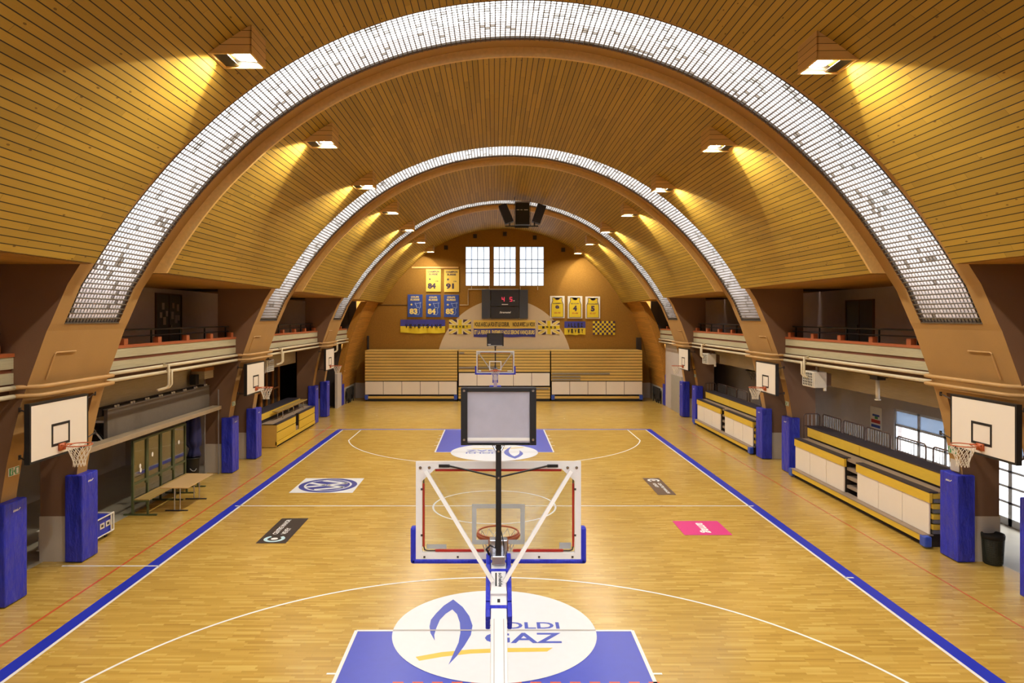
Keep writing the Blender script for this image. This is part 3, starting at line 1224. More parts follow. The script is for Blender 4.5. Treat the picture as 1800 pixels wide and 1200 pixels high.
town_sticker('black strip sticker with a pale blue C mark and white capitals', -5.88, -5.14, 17.16, 19.3, 1, 'sticker_dark')
town_sticker('narrow dark strip sticker with a white C mark and painted-on glare, beyond the pink one', 5.13, 5.71, 21.85, 24.15, -1, 'sticker_glare')
root = thing('floor_sticker', 'square pink sticker with white lower-case letters, right half of the court', 'floor sticker')
build('sheet', MB().rect(4.86, 6.09, 17.81, 19.04, 0.006), 'sticker_pink', root, fix=False)
m = MB()
put_text(m, 'amag', (5.34, 18.85, 0.009), (0, -0.86, 0), (0.27, 0, 0), 0.03)
build('lettering', m, 'ink_white', root, fix=False)

# ------------------------------------------------------------------ balconies, corridors, doors
side_bays = [(arch_y[0] + AW, arch_y[1]), (arch_y[1] + AW, arch_y[2]), (arch_y[2] + AW, arch_y[3]), (arch_y[3] + AW, 43.9)]
bay_words = ['beside the camera', 'between the nearest and middle arches', 'between the middle and farthest arches', 'beyond the farthest arch']
for s, side, word in ((-1, 'left', 'left'), (1, 'right', 'right')):
    X = lambda r, s=s: XC + s * r
    # slab and upper outer wall
    m = MB()
    m.box(X(9.95), X(14.8), Y_BACK, 43.92, 3.95, 4.14)
    struct('balcony_slab_' + side, m, 'wall_brown')
    m = MB()
    m.box(X(12.5), X(12.75), Y_BACK, 43.92, 4.14, 6.86)
    struct('wall_' + side, m, 'wall_lilac')
    for bi, (y0, y1) in enumerate(side_bays):
        # parapet: two concrete courses between red-brown strips, orange cap and blocks
        m = MB()
        m.box(X(9.86), X(10.0), y0, y1, 4.57, 4.80, 0)
        m.box(X(9.86), X(10.0), y0, y1, 4.28, 4.49, 0)
        m.box(X(9.90), X(9.99), y0, y1, 4.14, 4.80, 1)
        m.box(X(9.84), X(10.05), y0, y1, 4.80, 4.87, 2)
        k = int((y1 - y0) / 1.78)
        off = 1.5 if bi == 1 else 1.35
        for q in range(k + 1):
            yq = y0 + off - 0.3 + q * 1.78
            if yq + 0.2 < y1:
                m.box(X(9.88), X(10.02), yq, yq + 0.2, 4.87, 5.03, 2)
        struct('balcony_parapet', m, ['board_concrete', 'redbrown', 'orange'])
        # handrail
        if bi < 3:
            r = thing('handrail', 'black double handrail on the %s balcony %s' % (word, bay_words[bi]), 'handrail', group=None)
            m = MB()
            m.tube([(X(10.12), y0 + 0.02, 5.24), (X(10.12), y1 - 0.02, 5.24)], 0.024, 8)
            build('top_rail', m, 'black', r)
            m = MB()
            m.tube([(X(10.12), y0 + 0.02, 5.07), (X(10.12), y1 - 0.02, 5.07)], 0.018, 8)
            build('lower_rail', m, 'black', r)
            for q in range(k + 1):
                yq = y0 + off - 0.2 + q * 1.78
                if yq + 0.2 < y1:
                    m = MB()
                    m.box(X(10.10), X(10.14), yq - 0.02, yq + 0.02, 4.14, 5.24)
                    build('post', m, 'black', r)
        # concrete band under the balcony
        m = MB()
        m.box(X(11.0), X(11.25), y0, y1, 3.2, 3.95)
        struct('wall_%s_band' % side, m, 'band_concrete')
        # heating pipes (the stretch over the bay is cream, over the arch it is brown)
    lab = {0: 'upper', 1: 'lower'}
    for q, z in ((0, 4.215), (1, 4.045)):
        r = thing('heating_pipe', '%s of the two pipes along the %s balcony front' % (lab[q], word), 'pipe', (0, 0, 0), 0, None)
        for bi, (y0, y1) in enumerate(side_bays):
            m = MB()
            m.tube([(X(9.78), y0 + 0.1, z), (X(9.78), y1 - 0.1, z)], 0.046, 10)
            build('pipe_run', m, 'pipe', r, smooth=True)
            if bi < 3:
                ya = arch_y[bi + 1]
                m = MB()
                m.tube([(X(9.78), ya - 0.1, z), (X(9.74), ya - 0.02, z), (X(9.44), ya + 0.12, z), (X(9.42), ya + 0.3, z), (X(9.42), ya + AW - 0.3, z), (X(9.44), ya + AW - 0.12, z), (X(9.74), ya + AW + 0.02, z), (X(9.78), ya + AW + 0.1, z)], 0.046, 10)
                build('pipe_bend', m, 'pipe_brown', r, smooth=True)

# drop loops on the pipes
for s, y, lab in ((-1, 19.3, 'white pipe loop below the left balcony front, over the dark partition'),
                  (-1, 29.6, 'white pipe loop below the left balcony front, beside the middle wall hoop'),
                  (-1, 39.9, 'white pipe loop at the far end of the left balcony front'),
                  (1, 22.9, 'white pipe drop above the nearer air heater on the right'),
                  (1, 34.2, 'white pipe drop above the farther air heater on the right')):
    m = MB()
    X = lambda r: XC + s * r
    for dy in (0, 0.18):
        m.tube([(X(9.74), y + dy, 4.26 - dy * 0.9), (X(9.60), y + dy, 4.26 - dy * 0.9), (X(9.60), y + dy, 3.70), (X(9.66), y + dy - 0.02, 3.62), (X(9.66), y + dy - (0.5 if s < 0 else 0.1), 3.60)], 0.036, 8)
    tag(build('pipe_loop', m, 'pipe', smooth=True), lab, 'pipe')

# lower outer walls
m = MB()
m.box(XC - 14.8, XC - 14.5, Y_BACK, 44.1, 0, 3.95)
struct('wall_left', m, 'wall_grey')
DY0, DY1, DZ = 15.9, 23.9, 2.45
m = MB()
xw0, xw1 = XC + 13.12, XC + 13.4
m.box(xw0, xw1, Y_BACK, DY0, 0, 3.95)
m.box(xw0, xw1, DY1, 44.1, 0, 3.95)
m.box(xw0, xw1, DY0, DY1, DZ, 3.95)
struct('wall_right', m, 'wall_grey')
# brown return walls in the left corridor
m = MB()
m.box(XC - 14.5, XC - 12.9, 15.0, 15.2, 0, 3.95)
m.box(XC - 12.95, XC - 12.7, 15.0, 17.2, 0, 3.95)
struct('wall_left_return', m, 'wall_brown')
m = MB()
m.box(XC - 14.5, XC - 11.0, 26.3, 26.5, 0, 3.95)
struct('wall_left_return', m, 'wall_grey')
# glazed timber partition behind the left stand
m = MB()
m.box(XC - 12.0, XC - 11.9, 27.9, 36.5, 0, 3.95)
part = struct('wall_left_glazed', m, 'dark_glass')
m = MB()
for i in range(9):
    y = 28.6 + i * 0.98
    m.box(XC - 11.9, XC - 11.82, y, y + (0.30 if i in (4, 5) else 0.07), 0, 3.95)
m.box(XC - 11.9, XC - 11.84, 27.9, 36.5, 1.9, 1.98)
struct('wall_posts', m, 'post_wood', part)
# end-bay lower walls beyond the farthest arch
m = MB()
m.box(XC - 11.6, XC - 11.4, 39.4, 43.92, 0, 3.95)
struct('wall_left', m, 'dark_room')
m = MB()
m.box(XC + 10.2, XC + 10.35, 39.4, 43.92, 0, 3.95)
struct('wall_right', m, 'wall_grey')
m = MB()
m.box(XC + 10.14, XC + 10.2, 39.9, 42.3, 0, 2.15)
d = struct('door_5', m, 'door_grey')
m = MB()
m.box(XC + 10.08, XC + 10.14, 40.05, 40.17, 1.0, 1.05)
struct('door_handle', m, 'chrome', d)
m = MB()
m.box(XC - 10.35, XC - 10.2, 42.7, 43.92, 0, 2.1)
struct('door_6', m, 'wall_grey')

# balcony double doors
for k, (s, y0, y1, z1) in enumerate(((-1, 24.5, 26.4, 6.38), (1, 24.0, 25.8, 6.15), (1, 34.5, 36.2, 6.15), (-1, 34.5, 36.2, 6.2))):
    X = lambda r: XC + s * r
    m = MB()
    m.box(X(12.46), X(12.5), y0, y1, 4.14, z1)
    d = struct('door_%d' % (k + 1), m, 'door_dark')
    m = MB()
    ym = (y0 + y1) / 2
    m.box(X(12.44), X(12.46), ym - 0.01, ym + 0.01, 4.14, z1)
    for y in (y0 - 0.05, y1):
        m.box(X(12.43), X(12.5), y, y + 0.05, 4.14, z1 + 0.05)
    m.box(X(12.43), X(12.5), y0, y1, z1, z1 + 0.05)
    struct('door_frame', m, 'wall_brown', d)
    m = MB()
    m.box(X(12.40), X(12.44), ym + 0.06, ym + 0.10, 5.1, 5.3)
    struct('door_handle', m, 'chrome', d)
    if k == 0:
        m = MB()
        for yy_, zz_, a_, b_ in ((24.75, 5.55, .16, .2), (25.0, 5.3, .2, .28), (24.9, 5.85, .18, .24), (25.2, 5.6, .15, .2), (25.62, 5.5, .2, .28), (25.9, 5.35, .22, .3), (26.05, 5.8, .18, .26), (25.7, 5.9, .15, .2), (26.15, 5.45, .14, .2)):
            m.box(X(12.45), X(12.46), yy_, yy_ + a_, zz_, zz_ + b_)
        struct('door_notices', m, 'wall_lilac', d)

# entrance doors on the right: four leaves
leaf = (DY1 - DY0) / 6
for k in range(6):
    y0, y1 = DY0 + k * leaf, DY0 + (k + 1) * leaf
    m = MB()
    x0, x1 = XC + 13.16, XC + 13.22
    fw = 0.07
    m.box(x0, x1, y0, y0 + fw, 0, DZ)
    m.box(x0, x1, y1 - fw, y1, 0, DZ)
    for z0, z1 in ((0, 0.2), (0.58, 0.64), (1.0, 1.06), (1.42, 1.48), (1.86, 1.94), (DZ - 0.08, DZ)):
        m.box(x0, x1, y0, y1, z0, z1)
    d = struct('door_%d' % (7 + k), m, 'door_frame')
    m = MB()
    m.box(x0 + 0.02, x0 + 0.03, y0 + fw, y1 - fw, 1.94, DZ - 0.08)
    struct('door_panel', m, 'pane_frost', d)
    m = MB()
    m.add([(x0 + 0.025, y0 + fw, 0.2), (x0 + 0.025, y1 - fw, 0.2), (x0 + 0.025, y1 - fw, 1.86), (x0 + 0.025, y0 + fw, 1.86)], [(0, 1, 2, 3)])
    struct('door_pane', m, 'pane_door', d)
    m = MB()
    yh = y0 + 0.16 if k % 2 else y1 - 0.16
    m.tube([(x0 - 0.05, yh, 0.7), (x0 - 0.05, yh, 1.5)], 0.018, 8)
    struct('door_handle', m, 'ink_red' if k == 0 else 'chrome', d)

# small dark vents high on the end wall
for i, (px, py) in enumerate(((784, 435), (835, 415), (887.5, 411), (940, 417.5), (990, 439))):
    x, z = (px - 869) / 1225 * Y_END, 5.56 + (558 - py) / 1225 * Y_END
    r = thing('wall_vent', '%s small dark vent above the end-wall window' % ('leftmost', 'second from left', 'middle', 'second from right', 'rightmost')[i], 'vent', (x, Y_END - 0.03, z), 0, 'vents high on the end wall')
    m = MB()
    m.box(-0.13, 0.13, -0.02, 0.03, -0.14, 0.14)
    build('frame', m, 'dark_room', r)
    m = MB()
    for q in range(4):
        m.box(-0.11, 0.11, -0.03, -0.02, -0.11 + q * 0.06, -0.09 + q * 0.06)
    build('grille', m, 'black', r)

# conduit on the end wall
k_ = Y_END / 1225


def ew(px, py, off=0.05):
    return ((px - 869) * k_, Y_END - off, 5.56 + (558 - py) * k_)


m = MB()
m.tube([ew(808, 536), ew(823, 536), ew(823, 508.5), ew(912, 508.5)], 0.035, 6)
tag(build('conduit', m, 'pipe'), 'pale conduit stepping from the blue pennants up over the scoreboard', 'conduit')
m = MB()
m.bar(ew(724, 470, 0.04), ew(806, 470, 0.04), 0.06, 0.10)
tag(build('cable_trunking', m, 'fascia'), 'straight cable trunking above the yellow pennants', 'cable duct')
m = MB()
m.tube([ew(660, 536, 0.02), ew(716, 536, 0.02)], 0.02, 6)
tag(build('wall_cable', m, 'dkgrey'), 'thin dark cable left of the blue pennants', 'cable')
for i, px in enumerate((829, 860, 914.5, 945)):
    m = MB()
    m.tube([ew(px, 503, 0.06), ew(px, 509.5, 0.06)], 0.02, 6)
    tag(build('window_stay', m, 'pipe'), '%s short white stay hanging below the end-wall window' % ('leftmost', 'second', 'third', 'rightmost')[i], 'stay', 'window stays')

# thin painted conduit bent across each arch's lower panel
for s, word in ((-1, 'left'), (1, 'right')):
    for k in range(3):
        ya = arch_y[k + 1]
        px_ = lambda z: XC + s * (float(np.interp(z, [p[1] for p in LOW], [p[0] for p in LOW])) - 0.015)
        m = MB()
        m.tube([(px_(z), ya + 0.50, z) for z in np.linspace(4.32, 4.84, 5)] + [(px_(4.86), ya + 0.52, 4.86), (px_(4.86), ya + 1.18, 4.86)], 0.018, 6)
        tag(build('arch_conduit', m, 'pipe_brown'), 'thin bent conduit on the lower panel of the %s %s arch' % (('nearest', 'middle', 'farthest')[k], word), 'conduit')

# ------------------------------------------------------------------ padded columns
pad_mb = MB().box(-0.36, 0.0, -0.32, 0.32, 0.02, 1.98)


def make_pad(label, group):
    r = thing('column_pad', label, 'column pad', (0, 0, 0), 0, group)
    m = MB()
    m.box(-0.40, 0.0, -0.32, 0.32, 0.015, 1.98)
    build('padding', m, 'blue_pad', r, bevel=0.025)
    m = MB()
    # small white maker's mark near the top of the court face: slanted letters and a tail
    z = 1.80
    for q in range(4):
        y = -0.10 + q * 0.035
        m.add([(0.004, y, z - 0.02), (0.004, y + 0.024, z - 0.02), (0.004, y + 0.036, z + 0.02), (0.004, y + 0.012, z + 0.02)], [(0, 1, 2, 3)])
    m.add([(0.004, 0.04, z - 0.01), (0.004, 0.10, z + 0.035), (0.004, 0.12, z + 0.02), (0.004, 0.05, z - 0.02)], [(0, 1, 2, 3)])
    build('maker_mark', m, 'ink_white', r, fix=False)
    return r


pad0 = None
an = ['nearest', 'middle', 'farthest']
for s, word in ((-1, 'left'), (1, 'right')):
    xf = XC + s * 9.92
    for k in range(3):
        ya = arch_y[k + 1]
        for q, yc in ((0, ya + 0.17), (1, ya + 2.66)):
            lab = 'blue column pad on the %s leg of the %s %s arch' % (('near', 'far')[q], an[k], word)
            rz = 0 if s < 0 else PI
            if pad0 is None:
                pad0 = make_pad(lab, 'blue column pads')
                pad0.location, pad0.rotation_euler = (xf, yc, 0), (0, 0, rz)
            else:
                dup(pad0, (xf, yc, 0), rz, lab)
    dup(pad0, (XC + s * 10.17, 44.2, 0), 0 if s < 0 else PI, 'blue column pad at the start of the boarded wall in the far %s corner' % word)

# ------------------------------------------------------------------ wall hoops


def net_mb(mb, c, r0, h, r=0.006, n=12, lv=5):
    """knotted net hanging from a ring of radius r0 centred on c"""
    rad = lambda t: r0 * (1 - 0.52 * min(1, t * 1.35) ** 1.1 + 0.06 * max(0, t - 0.75))
    for d in (-1, 1):
        for j in range(n):
            pts = []
            for l in range(lv + 1):
                t = l / lv
                a = 2 * PI * (j + d * l * 0.5) / n
                pts.append((c[0] + rad(t) * math.cos(a), c[1] + rad(t) * math.sin(a), c[2] - h * t))
            mb.tube(pts, r, 4, cap=False)
    return mb


def ring(mb, c, r, rt, n=36):
    return mb.tube([(c[0] + r * math.cos(2 * PI * i / n), c[1] + r * math.sin(2 * PI * i / n), c[2]) for i in range(n)], rt, 8, closed=True)


def make_wall_hoop(label):
    r = thing('wall_hoop', label, 'basketball hoop', (0, 0, 0), 0, 'side basketball hoops on the arches')
    m = MB()
    m.box(-0.06, 0.0, -0.9, 0.9, 2.86, 3.91)
    b = build('backboard', m, 'panel_white', r)
    m = MB()
    for y0, y1, z0, z1 in ((-0.945, -0.9, 2.815, 3.955), (0.9, 0.945, 2.815, 3.955), (-0.9, 0.9, 2.815, 2.86), (-0.9, 0.9, 3.91, 3.955)):
        m.box(-0.10, 0.004, y0, y1, z0, z1)
    build('board_edge', m, 'black', b)
    m = MB()
    for y0, y1, z0, z1 in ((-0.295, -0.245, 3.03, 3.48), (0.245, 0.295, 3.03, 3.48), (-0.245, 0.245, 3.03, 3.08), (-0.245, 0.245, 3.43, 3.48)):
        m.box(0.001, 0.006, y0, y1, z0, z1)
    build('target_frame', m, 'black', b)
    m = MB()
    ring(m, (0.375, 0, 3.03), 0.232, 0.011)
    m.box(0.0, 0.05, -0.09, 0.09, 2.92, 3.06)
    m.tube([(0.04, -0.07, 3.03), (0.19, -0.13, 3.03)], 0.011, 6)
    m.tube([(0.04, 0.07, 3.03), (0.19, 0.13, 3.03)], 0.011, 6)
    m.tube([(0.04, 0.0, 2.95), (0.17, -0.10, 3.02)], 0.008, 6)
    m.tube([(0.04, 0.0, 2.95), (0.17, 0.10, 3.02)], 0.008, 6)
    rim = build('rim', m, 'rim_orange', r, smooth=True)
    m = MB()
    net_mb(m, (0.375, 0, 3.02), 0.225, 0.42, 0.0065)
    build('net', m, 'net', rim, smooth=True)
    # stays from the board to the two legs of the arch
    for y, y2, z, z2 in ((-0.94, -0.55, 3.80, 3.80), (0.94, 1.98, 3.80, 3.84), (-0.94, -0.55, 2.88, 2.88), (0.94, 1.98, 2.95, 2.95)):
        m = MB()
        m.tube([(-0.08, y * 0.95, z), (-0.45, y2, z2)], 0.014, 6)
        m.cbox((-0.45, y2, z2), (0.03, 0.05, 0.09))
        build('stay', m, 'dkgrey', r)
    m = MB()
    for z in (3.05, 3.72):
        m.box(-0.10, -0.06, -0.85, 0.85, z - 0.03, z + 0.03)
    build('back_rail', m, 'dkgrey', r)
    return r


hoop0 = None
for s, word in ((-1, 'left'), (1, 'right')):
    for k in range(3):
        x = -8.71 if s < 0 else (9.75, 9.9, 10.0)[k]
        y = (14.0, 25.45, 36.95)[k] if s < 0 else (13.95, 25.45, 36.9)[k]
        lab = 'white wall backboard and hoop across the legs of the %s %s arch' % (an[k], word)
        if hoop0 is None:
            hoop0 = make_wall_hoop(lab)
            hoop0.location = (x, y, -0.02)
        else:
            r = dup(hoop0, (x, y, -0.02), 0 if s < 0 else PI, lab)
            if s > 0:
                # mirrored fixing: the long stays reach the far leg
                for ch in r.children:
                    if ch.name.startswith('stay'):
                        ch.scale = (1, -1, 1)

# ------------------------------------------------------------------ ceiling lamps in boarded boxes


def make_lamp(label, aim):
    """origin: middle of the open underside; +x is the inner side, -x runs into the vault"""
    r = thing('ceiling_lamp', label, 'ceiling lamp', (0, 0, 0), 0, 'boarded ceiling lamps')
    hx, hy = 0.36, 0.36
    t = 0.03
    top_i, top_o = 0.62, 0.02
    m = MB()
    for y0, y1 in ((-hy, -hy + t), (hy - t, hy)):
        m.prism([(-hx - 0.04, y0, 0), (hx, y0, 0), (hx, y0, top_i), (-hx - 0.04, y0, top_o)], (0, y1 - y0, 0))
    m.box(hx - t, hx, -hy, hy, 0, top_i)
    build('housing', m, 'lampwood', r)
    m = MB()
    for a in ((-hx, hx, -hy - 0.01, -hy + 0.035), (-hx, hx, hy - 0.035, hy + 0.01), (-hx - 0.01, -hx + 0.035, -hy, hy), (hx - 0.035, hx + 0.01, -hy, hy)):
        m.box(a[0], a[1], a[2], a[3], -0.03, 0.004)
    build('rim', m, 'fascia', r)
    m = MB()
    # dark reflector tray, floodlight recessed in it and turned outwards
    m.add([(-hx + 0.02, -hy + 0.03, 0.01), (hx - 0.03, -hy + 0.03, 0.01), (hx - 0.03, hy - 0.03, 0.01), (-hx + 0.02, hy - 0.03, 0.01),
           (-0.10, -0.29, 0.16), (0.31, -0.29, 0.075), (0.31, 0.29, 0.075), (-0.10, 0.29, 0.16)],
          [(0, 1, 5, 4), (1, 2, 6, 5), (2, 3, 7, 6), (3, 0, 4, 7), (4, 5, 6, 7)])
    refl = build('reflector', m, 'lamp_reflector', r)
    m = MB()
    m.box(-hx + 0.03, -0.09, -hy + 0.03, hy - 0.03, 0.004, 0.014)
    build('shield', m, 'black', refl)
    m = MB()
    m.add([(-0.07, -0.27, 0.085), (0.30, -0.27, 0.06), (0.30, 0.27, 0.06), (-0.07, 0.27, 0.085)], [(3, 2, 1, 0)])
    build('light_panel', m, 'lamp_glow', refl, fix=False)
    ld = bpy.data.lights.new('floodlight', 'SPOT')
    ld.spot_size = math.radians(96)
    ld.spot_blend = 0.10
    ld.shadow_soft_size = 0.05
    ld.energy = FLOOD
    ld.color = LAMP_COL
    lo = bpy.data.objects.new('floodlight', ld)
    COL.objects.link(lo)
    lo.parent = r
    lo.location = (0.10, 0, 0.0)
    lo.rotation_euler = aim.to_track_quat('-Z', 'Y').to_euler()
    return r


lamp0 = None
lamp_words = ['behind the camera', 'above the camera', 'before the nearest arch', 'just beyond the nearest arch', 'before the middle arch', 'just beyond the middle arch', 'before the farthest arch', 'just beyond the farthest arch', 'next to the end wall']
for s, word in ((-1, 'left'), (1, 'right')):
    for k in range(9):
        y = 11.95 + 5.77 * (k - 2)
        lab = 'boarded box lamp on the %s of the vault, %s' % (word, lamp_words[k])
        loc = (XC + s * 4.98, y, 9.98) if s < 0 else (XC + 5.14, y, 9.88)
        if k in (0, 8):
            # floodlight aimed outwards at the vault and a little towards this end of the hall
            sy = -0.13 if k == 0 else 0.55
            lamp0 = make_lamp(lab, Vector((-0.60 if k == 0 else -0.45, sy if s < 0 else -sy, -0.79)))
            if k == 8:
                [c for c in lamp0.children if c.type == 'LIGHT'][0].data.energy = FLOOD * 0.45
            lamp0.location, lamp0.rotation_euler = loc, (0, 0, 0 if s < 0 else PI)
        else:
            dup(lamp0, loc, 0 if s < 0 else PI, lab)

# ------------------------------------------------------------------ telescopic stands at the end wall
YS = 46.3


def end_stand(label, x0, x1, pz0, pz1, grey_rows, corner):
    r = thing('telescopic_stand', label, 'stand', (0, 0, 0), 0, 'closed stands along the end wall')
    m = MB()
    m.box(x0 + 0.02, x1 - 0.02, YS + 0.20, YS + 1.75, 0.0, 3.30)
    build('core', m, 'dark_core', r)
    m = MB()
    m.box(x0 + 0.05, x1 - 0.05, YS + 0.02, YS + 0.12, 0.0, 0.16)
    build('kick_board', m, 'black', r)
    pitch = 0.197
    z = 0.18
    i = 0
    while z + 0.1 < 3.36:
        if not (pz0 - 0.10 < z + 0.075 < pz1):
            m = MB()
            y = YS + 0.005 * i
            m.box(x0 + 0.015, x1 - 0.015, y, y + 0.14, z, z + 0.160)
            rs = build('riser', m, 'stand_slat', r)
            if i in grey_rows:
                a, b = grey_rows[i]
                m = MB()
                m.box(x0 + a, x0 + b, y - 0.03, y, z + 0.03, z + 0.12)
                build('grey_strip', m, 'grey', rs)
        z += pitch
        i += 1
    n = 5
    w = (x1 - x0 - 0.06) / n
    for q in range(n):
        m = MB()
        m.box(x0 + 0.03 + q * w + 0.015, x0 + 0.03 + (q + 1) * w - 0.015, YS - 0.04, YS - 0.01, pz0, pz1)
        p = build('front_panel', m, 'panel_white', r)
        m = MB()
        for xx in (x0 + 0.03 + q * w + 0.05, x0 + 0.03 + (q + 1) * w - 0.05):
            m.box(xx - 0.012, xx + 0.012, YS - 0.03, YS - 0.005, pz0 - 0.12, pz0)
        build('bracket', m, 'dkgrey', p)
    m = MB()
    m.box(x0, x1, YS + 0.13, YS + 1.8, 3.32, 3.37)
    build('top_board', m, 'stand_slat', r)
    if corner:
        for x in (x0 + 0.12, x1 - 0.12):
            m = MB()
            m.box(x - 0.11, x + 0.11, YS - 0.10, YS + 0.12, 0.12, 0.42)
            build('corner_pad', m, 'blue_plastic', r, bevel=0.02)
    return r


end_stand('left closed wooden stand with five low white panels on the end wall', -8.62, -2.45, 0.46, 1.31, {}, True)
end_stand('middle closed wooden stand with raised white panels behind the far hoop', -2.40, 3.72, 1.04, 1.88, {10: (0.05, 2.6), 3: (4.4, 6.0), 15: (0.05, 0.4)}, False)
end_stand('right closed wooden stand with grey strips above its low white panels', 3.77, 9.86, 0.46, 1.31, {6: (0.05, 1.95), 7: (0.05, 1.95), 8: (0.05, 3.9)}, True)

# ------------------------------------------------------------------ closed side stands on the right


def right_stand(label, y0, y1, g0, g1):
    r = thing('side_stand', label, 'stand', (0, 0, 0), 0, 'closed stands on the right side')
    m = MB()
    m.box(10.48, 11.4, y0 + 0.05, y1 - 0.05, 0.0, 0.14)
    build('kick_board', m, 'dark_core', r)
    ym = (g0 + g1) / 2 - 0.2
    for a, b in ((y0, ym), (ym + 0.01, y1)):
        m = MB()
        m.box(10.36, 10.40, a, b, 0.14, 0.28)
        build('low_board', m, 'stand_yellow', r)
    m = MB()
    m.box(10.35, 10.62, y0, y1, 0.28, 0.31)
    build('low_tread', m, 'tread', r)
    m = MB()
    for a, b in ((y0 + 0.06, g0), (g1, y1 - 0.02)):
        m.box(10.58, 11.38, a, b, 0.14, 1.31)
    m.box(11.05, 11.38, g0, g1, 0.14, 1.31)
    build('core', m, 'dark_core', r)
    for a, b in ((y0, g0), (g1, y1)):
        w = (b - a) / 3
        for q in range(3):
            m = MB()
            m.box(10.515, 10.55, a + q * w + 0.012, a + (q + 1) * w - 0.012, 0.32, 1.085)
            build('front_panel', m, 'panel_white', r)
        m = MB()
        m.box(10.49, 10.56, a - 0.05, b + 0.02, 1.09, 1.325)
        build('upper_board', m, 'stand_yellow', r)
        m = MB()
        m.box(10.485, 10.70, a - 0.05, b + 0.02, 1.325, 1.36)
        build('seat_board', m, 'dark_cap', r)
    for z in (0.45, 0.72, 0.98, 1.25):
        m = MB()
        m.box(10.60, 11.1, g0, g1, z, z + 0.09)
        build('step', m, 'tread', r)
    m = MB()
    m.box(10.70, 11.38, y0, y1, 1.31, 1.345)
    build('deck', m, 'tread', r)
    yb = (g0 + g1) / 2 + 0.3
    for a, b in ((y0, yb), (yb + 0.02, y1)):
        m = MB()
        m.box(10.94, 10.99, a, b, 1.42, 1.73)
        build('back_riser', m, 'stand_yellow', r)
    m = MB()
    m.box(10.93, 11.42, y0, y1, 1.73, 1.775)
    build('top_board', m, 'dark_cap', r)
    m = MB()
    m.box(10.99, 11.38, y0 + 0.02, y1 - 0.02, 1.345, 1.73)
    build('back_box', m, 'dark_core', r)
    # retracted row ends at the near end
    for q in range(4):
        m = MB()
        z = 0.34 + q * 0.25
        m.box(10.58, 10.86, y0 - 0.05, y0 + 0.05, z + 0.10, z + 0.22)
        e_ = build('row_end', m, 'stand_yellow', r)
        m = MB()
        m.box(10.60, 10.86, y0 - 0.04, y0 + 0.05, z, z + 0.09)
        build('row_foot', m, 'grey', e_)
    for y in (y0 - 0.02, y1 + 0.02):
        m = MB()
        m.box(10.33, 10.50, y - 0.12, y + 0.12, 0.04, 0.30)
        build('corner_pad', m, 'blue_plastic', r, bevel=0.03)
    return r


right_stand('closed yellow and white side stand nearer the camera, on the right', 16.85, 24.35, 20.2, 20.95)
right_stand('closed yellow and white side stand farther away on the right', 28.35, 36.1, 31.8, 32.4)

# guard rails behind the right stands


def make_rail(label, length, legs=1.4):
    r = thing('guard_rail', label, 'railing', (0, 0, 0), 0, 'guard rails behind the right stands')
    h = 2.16
    rr = 0.10
    m = MB()
    L2 = length / 2
    pts = [(0, -L2, h - legs)]
    pts += [(0, -L2 + rr - rr * math.cos(a), h - rr + rr * math.sin(a)) for a in np.linspace(0, PI / 2, 6)]
    pts += [(0, L2 - rr + rr * math.sin(a), h - rr + rr * math.cos(a)) for a in np.linspace(0, PI / 2, 6)]
    pts += [(0, L2, h - legs)]
    m.tube(pts, 0.022, 8)
    build('hoop_frame', m, 'rail_brown', r, smooth=True)
    m = MB()
    m.tube([(0, -L2, h - 0.42), (0, L2, h - 0.42)], 0.016, 6)
    build('lower_rail', m, 'rail_brown', r)
    n = max(4, int(length / 0.13))
    for q in range(1, n):
        m = MB()
        y = -L2 + length * q / n
        m.tube([(0, y, h - 0.42), (0, y, h - 0.02)], 0.009, 5)
        build('baluster', m, 'grey', r)
    return r


rail_words = ['first from the glass doors', 'second from the glass doors', 'third', 'fourth', 'fifth']
spans = [(16.95, 18.5), (18.6, 20.12), (20.36, 21.7), (21.75, 23.15), (23.22, 24.6)]
lab_n = ['tubular guard rail behind the nearer right stand, closest to its camera end',
         'tubular guard rail behind the nearer right stand, second from its camera end',
         'tubular guard rail behind the nearer right stand, middle of its row',
         'tubular guard rail behind the nearer right stand, below the notice on the wall',
         'tubular guard rail behind the nearer right stand, at its far end']
lab_f = ['tubular guard rail behind the farther right stand, closest to its camera end',
         'tubular guard rail behind the farther right stand, second from its camera end',
         'tubular guard rail behind the farther right stand, middle of its row',
         'tubular guard rail behind the farther right stand, second from its far end',
         'tubular guard rail behind the farther right stand, at its far end']
rail0 = None
for base, labs in ((0.0, lab_n), (11.55, lab_f)):
    for (a, b), lab in zip(spans, labs):
        loc = (11.58, (a + b) / 2 + base, 0)
        if rail0 is None:
            rail0 = make_rail(lab, 1.32, 2.13)
            rail0.location = loc
        else:
            dup(rail0, loc, 0, lab)
for base, lab in ((24.75, 'tubular guard rail set across, against the middle right arch leg'), (36.3, 'tubular guard rail set across, against the farthest right arch leg')):
    r = make_rail(lab, 0.56, 2.13)
    r.location, r.rotation_euler = (11.22, base - 0.12, 0), (0, 0, PI / 2)

# ------------------------------------------------------------------ air heaters under the balconies


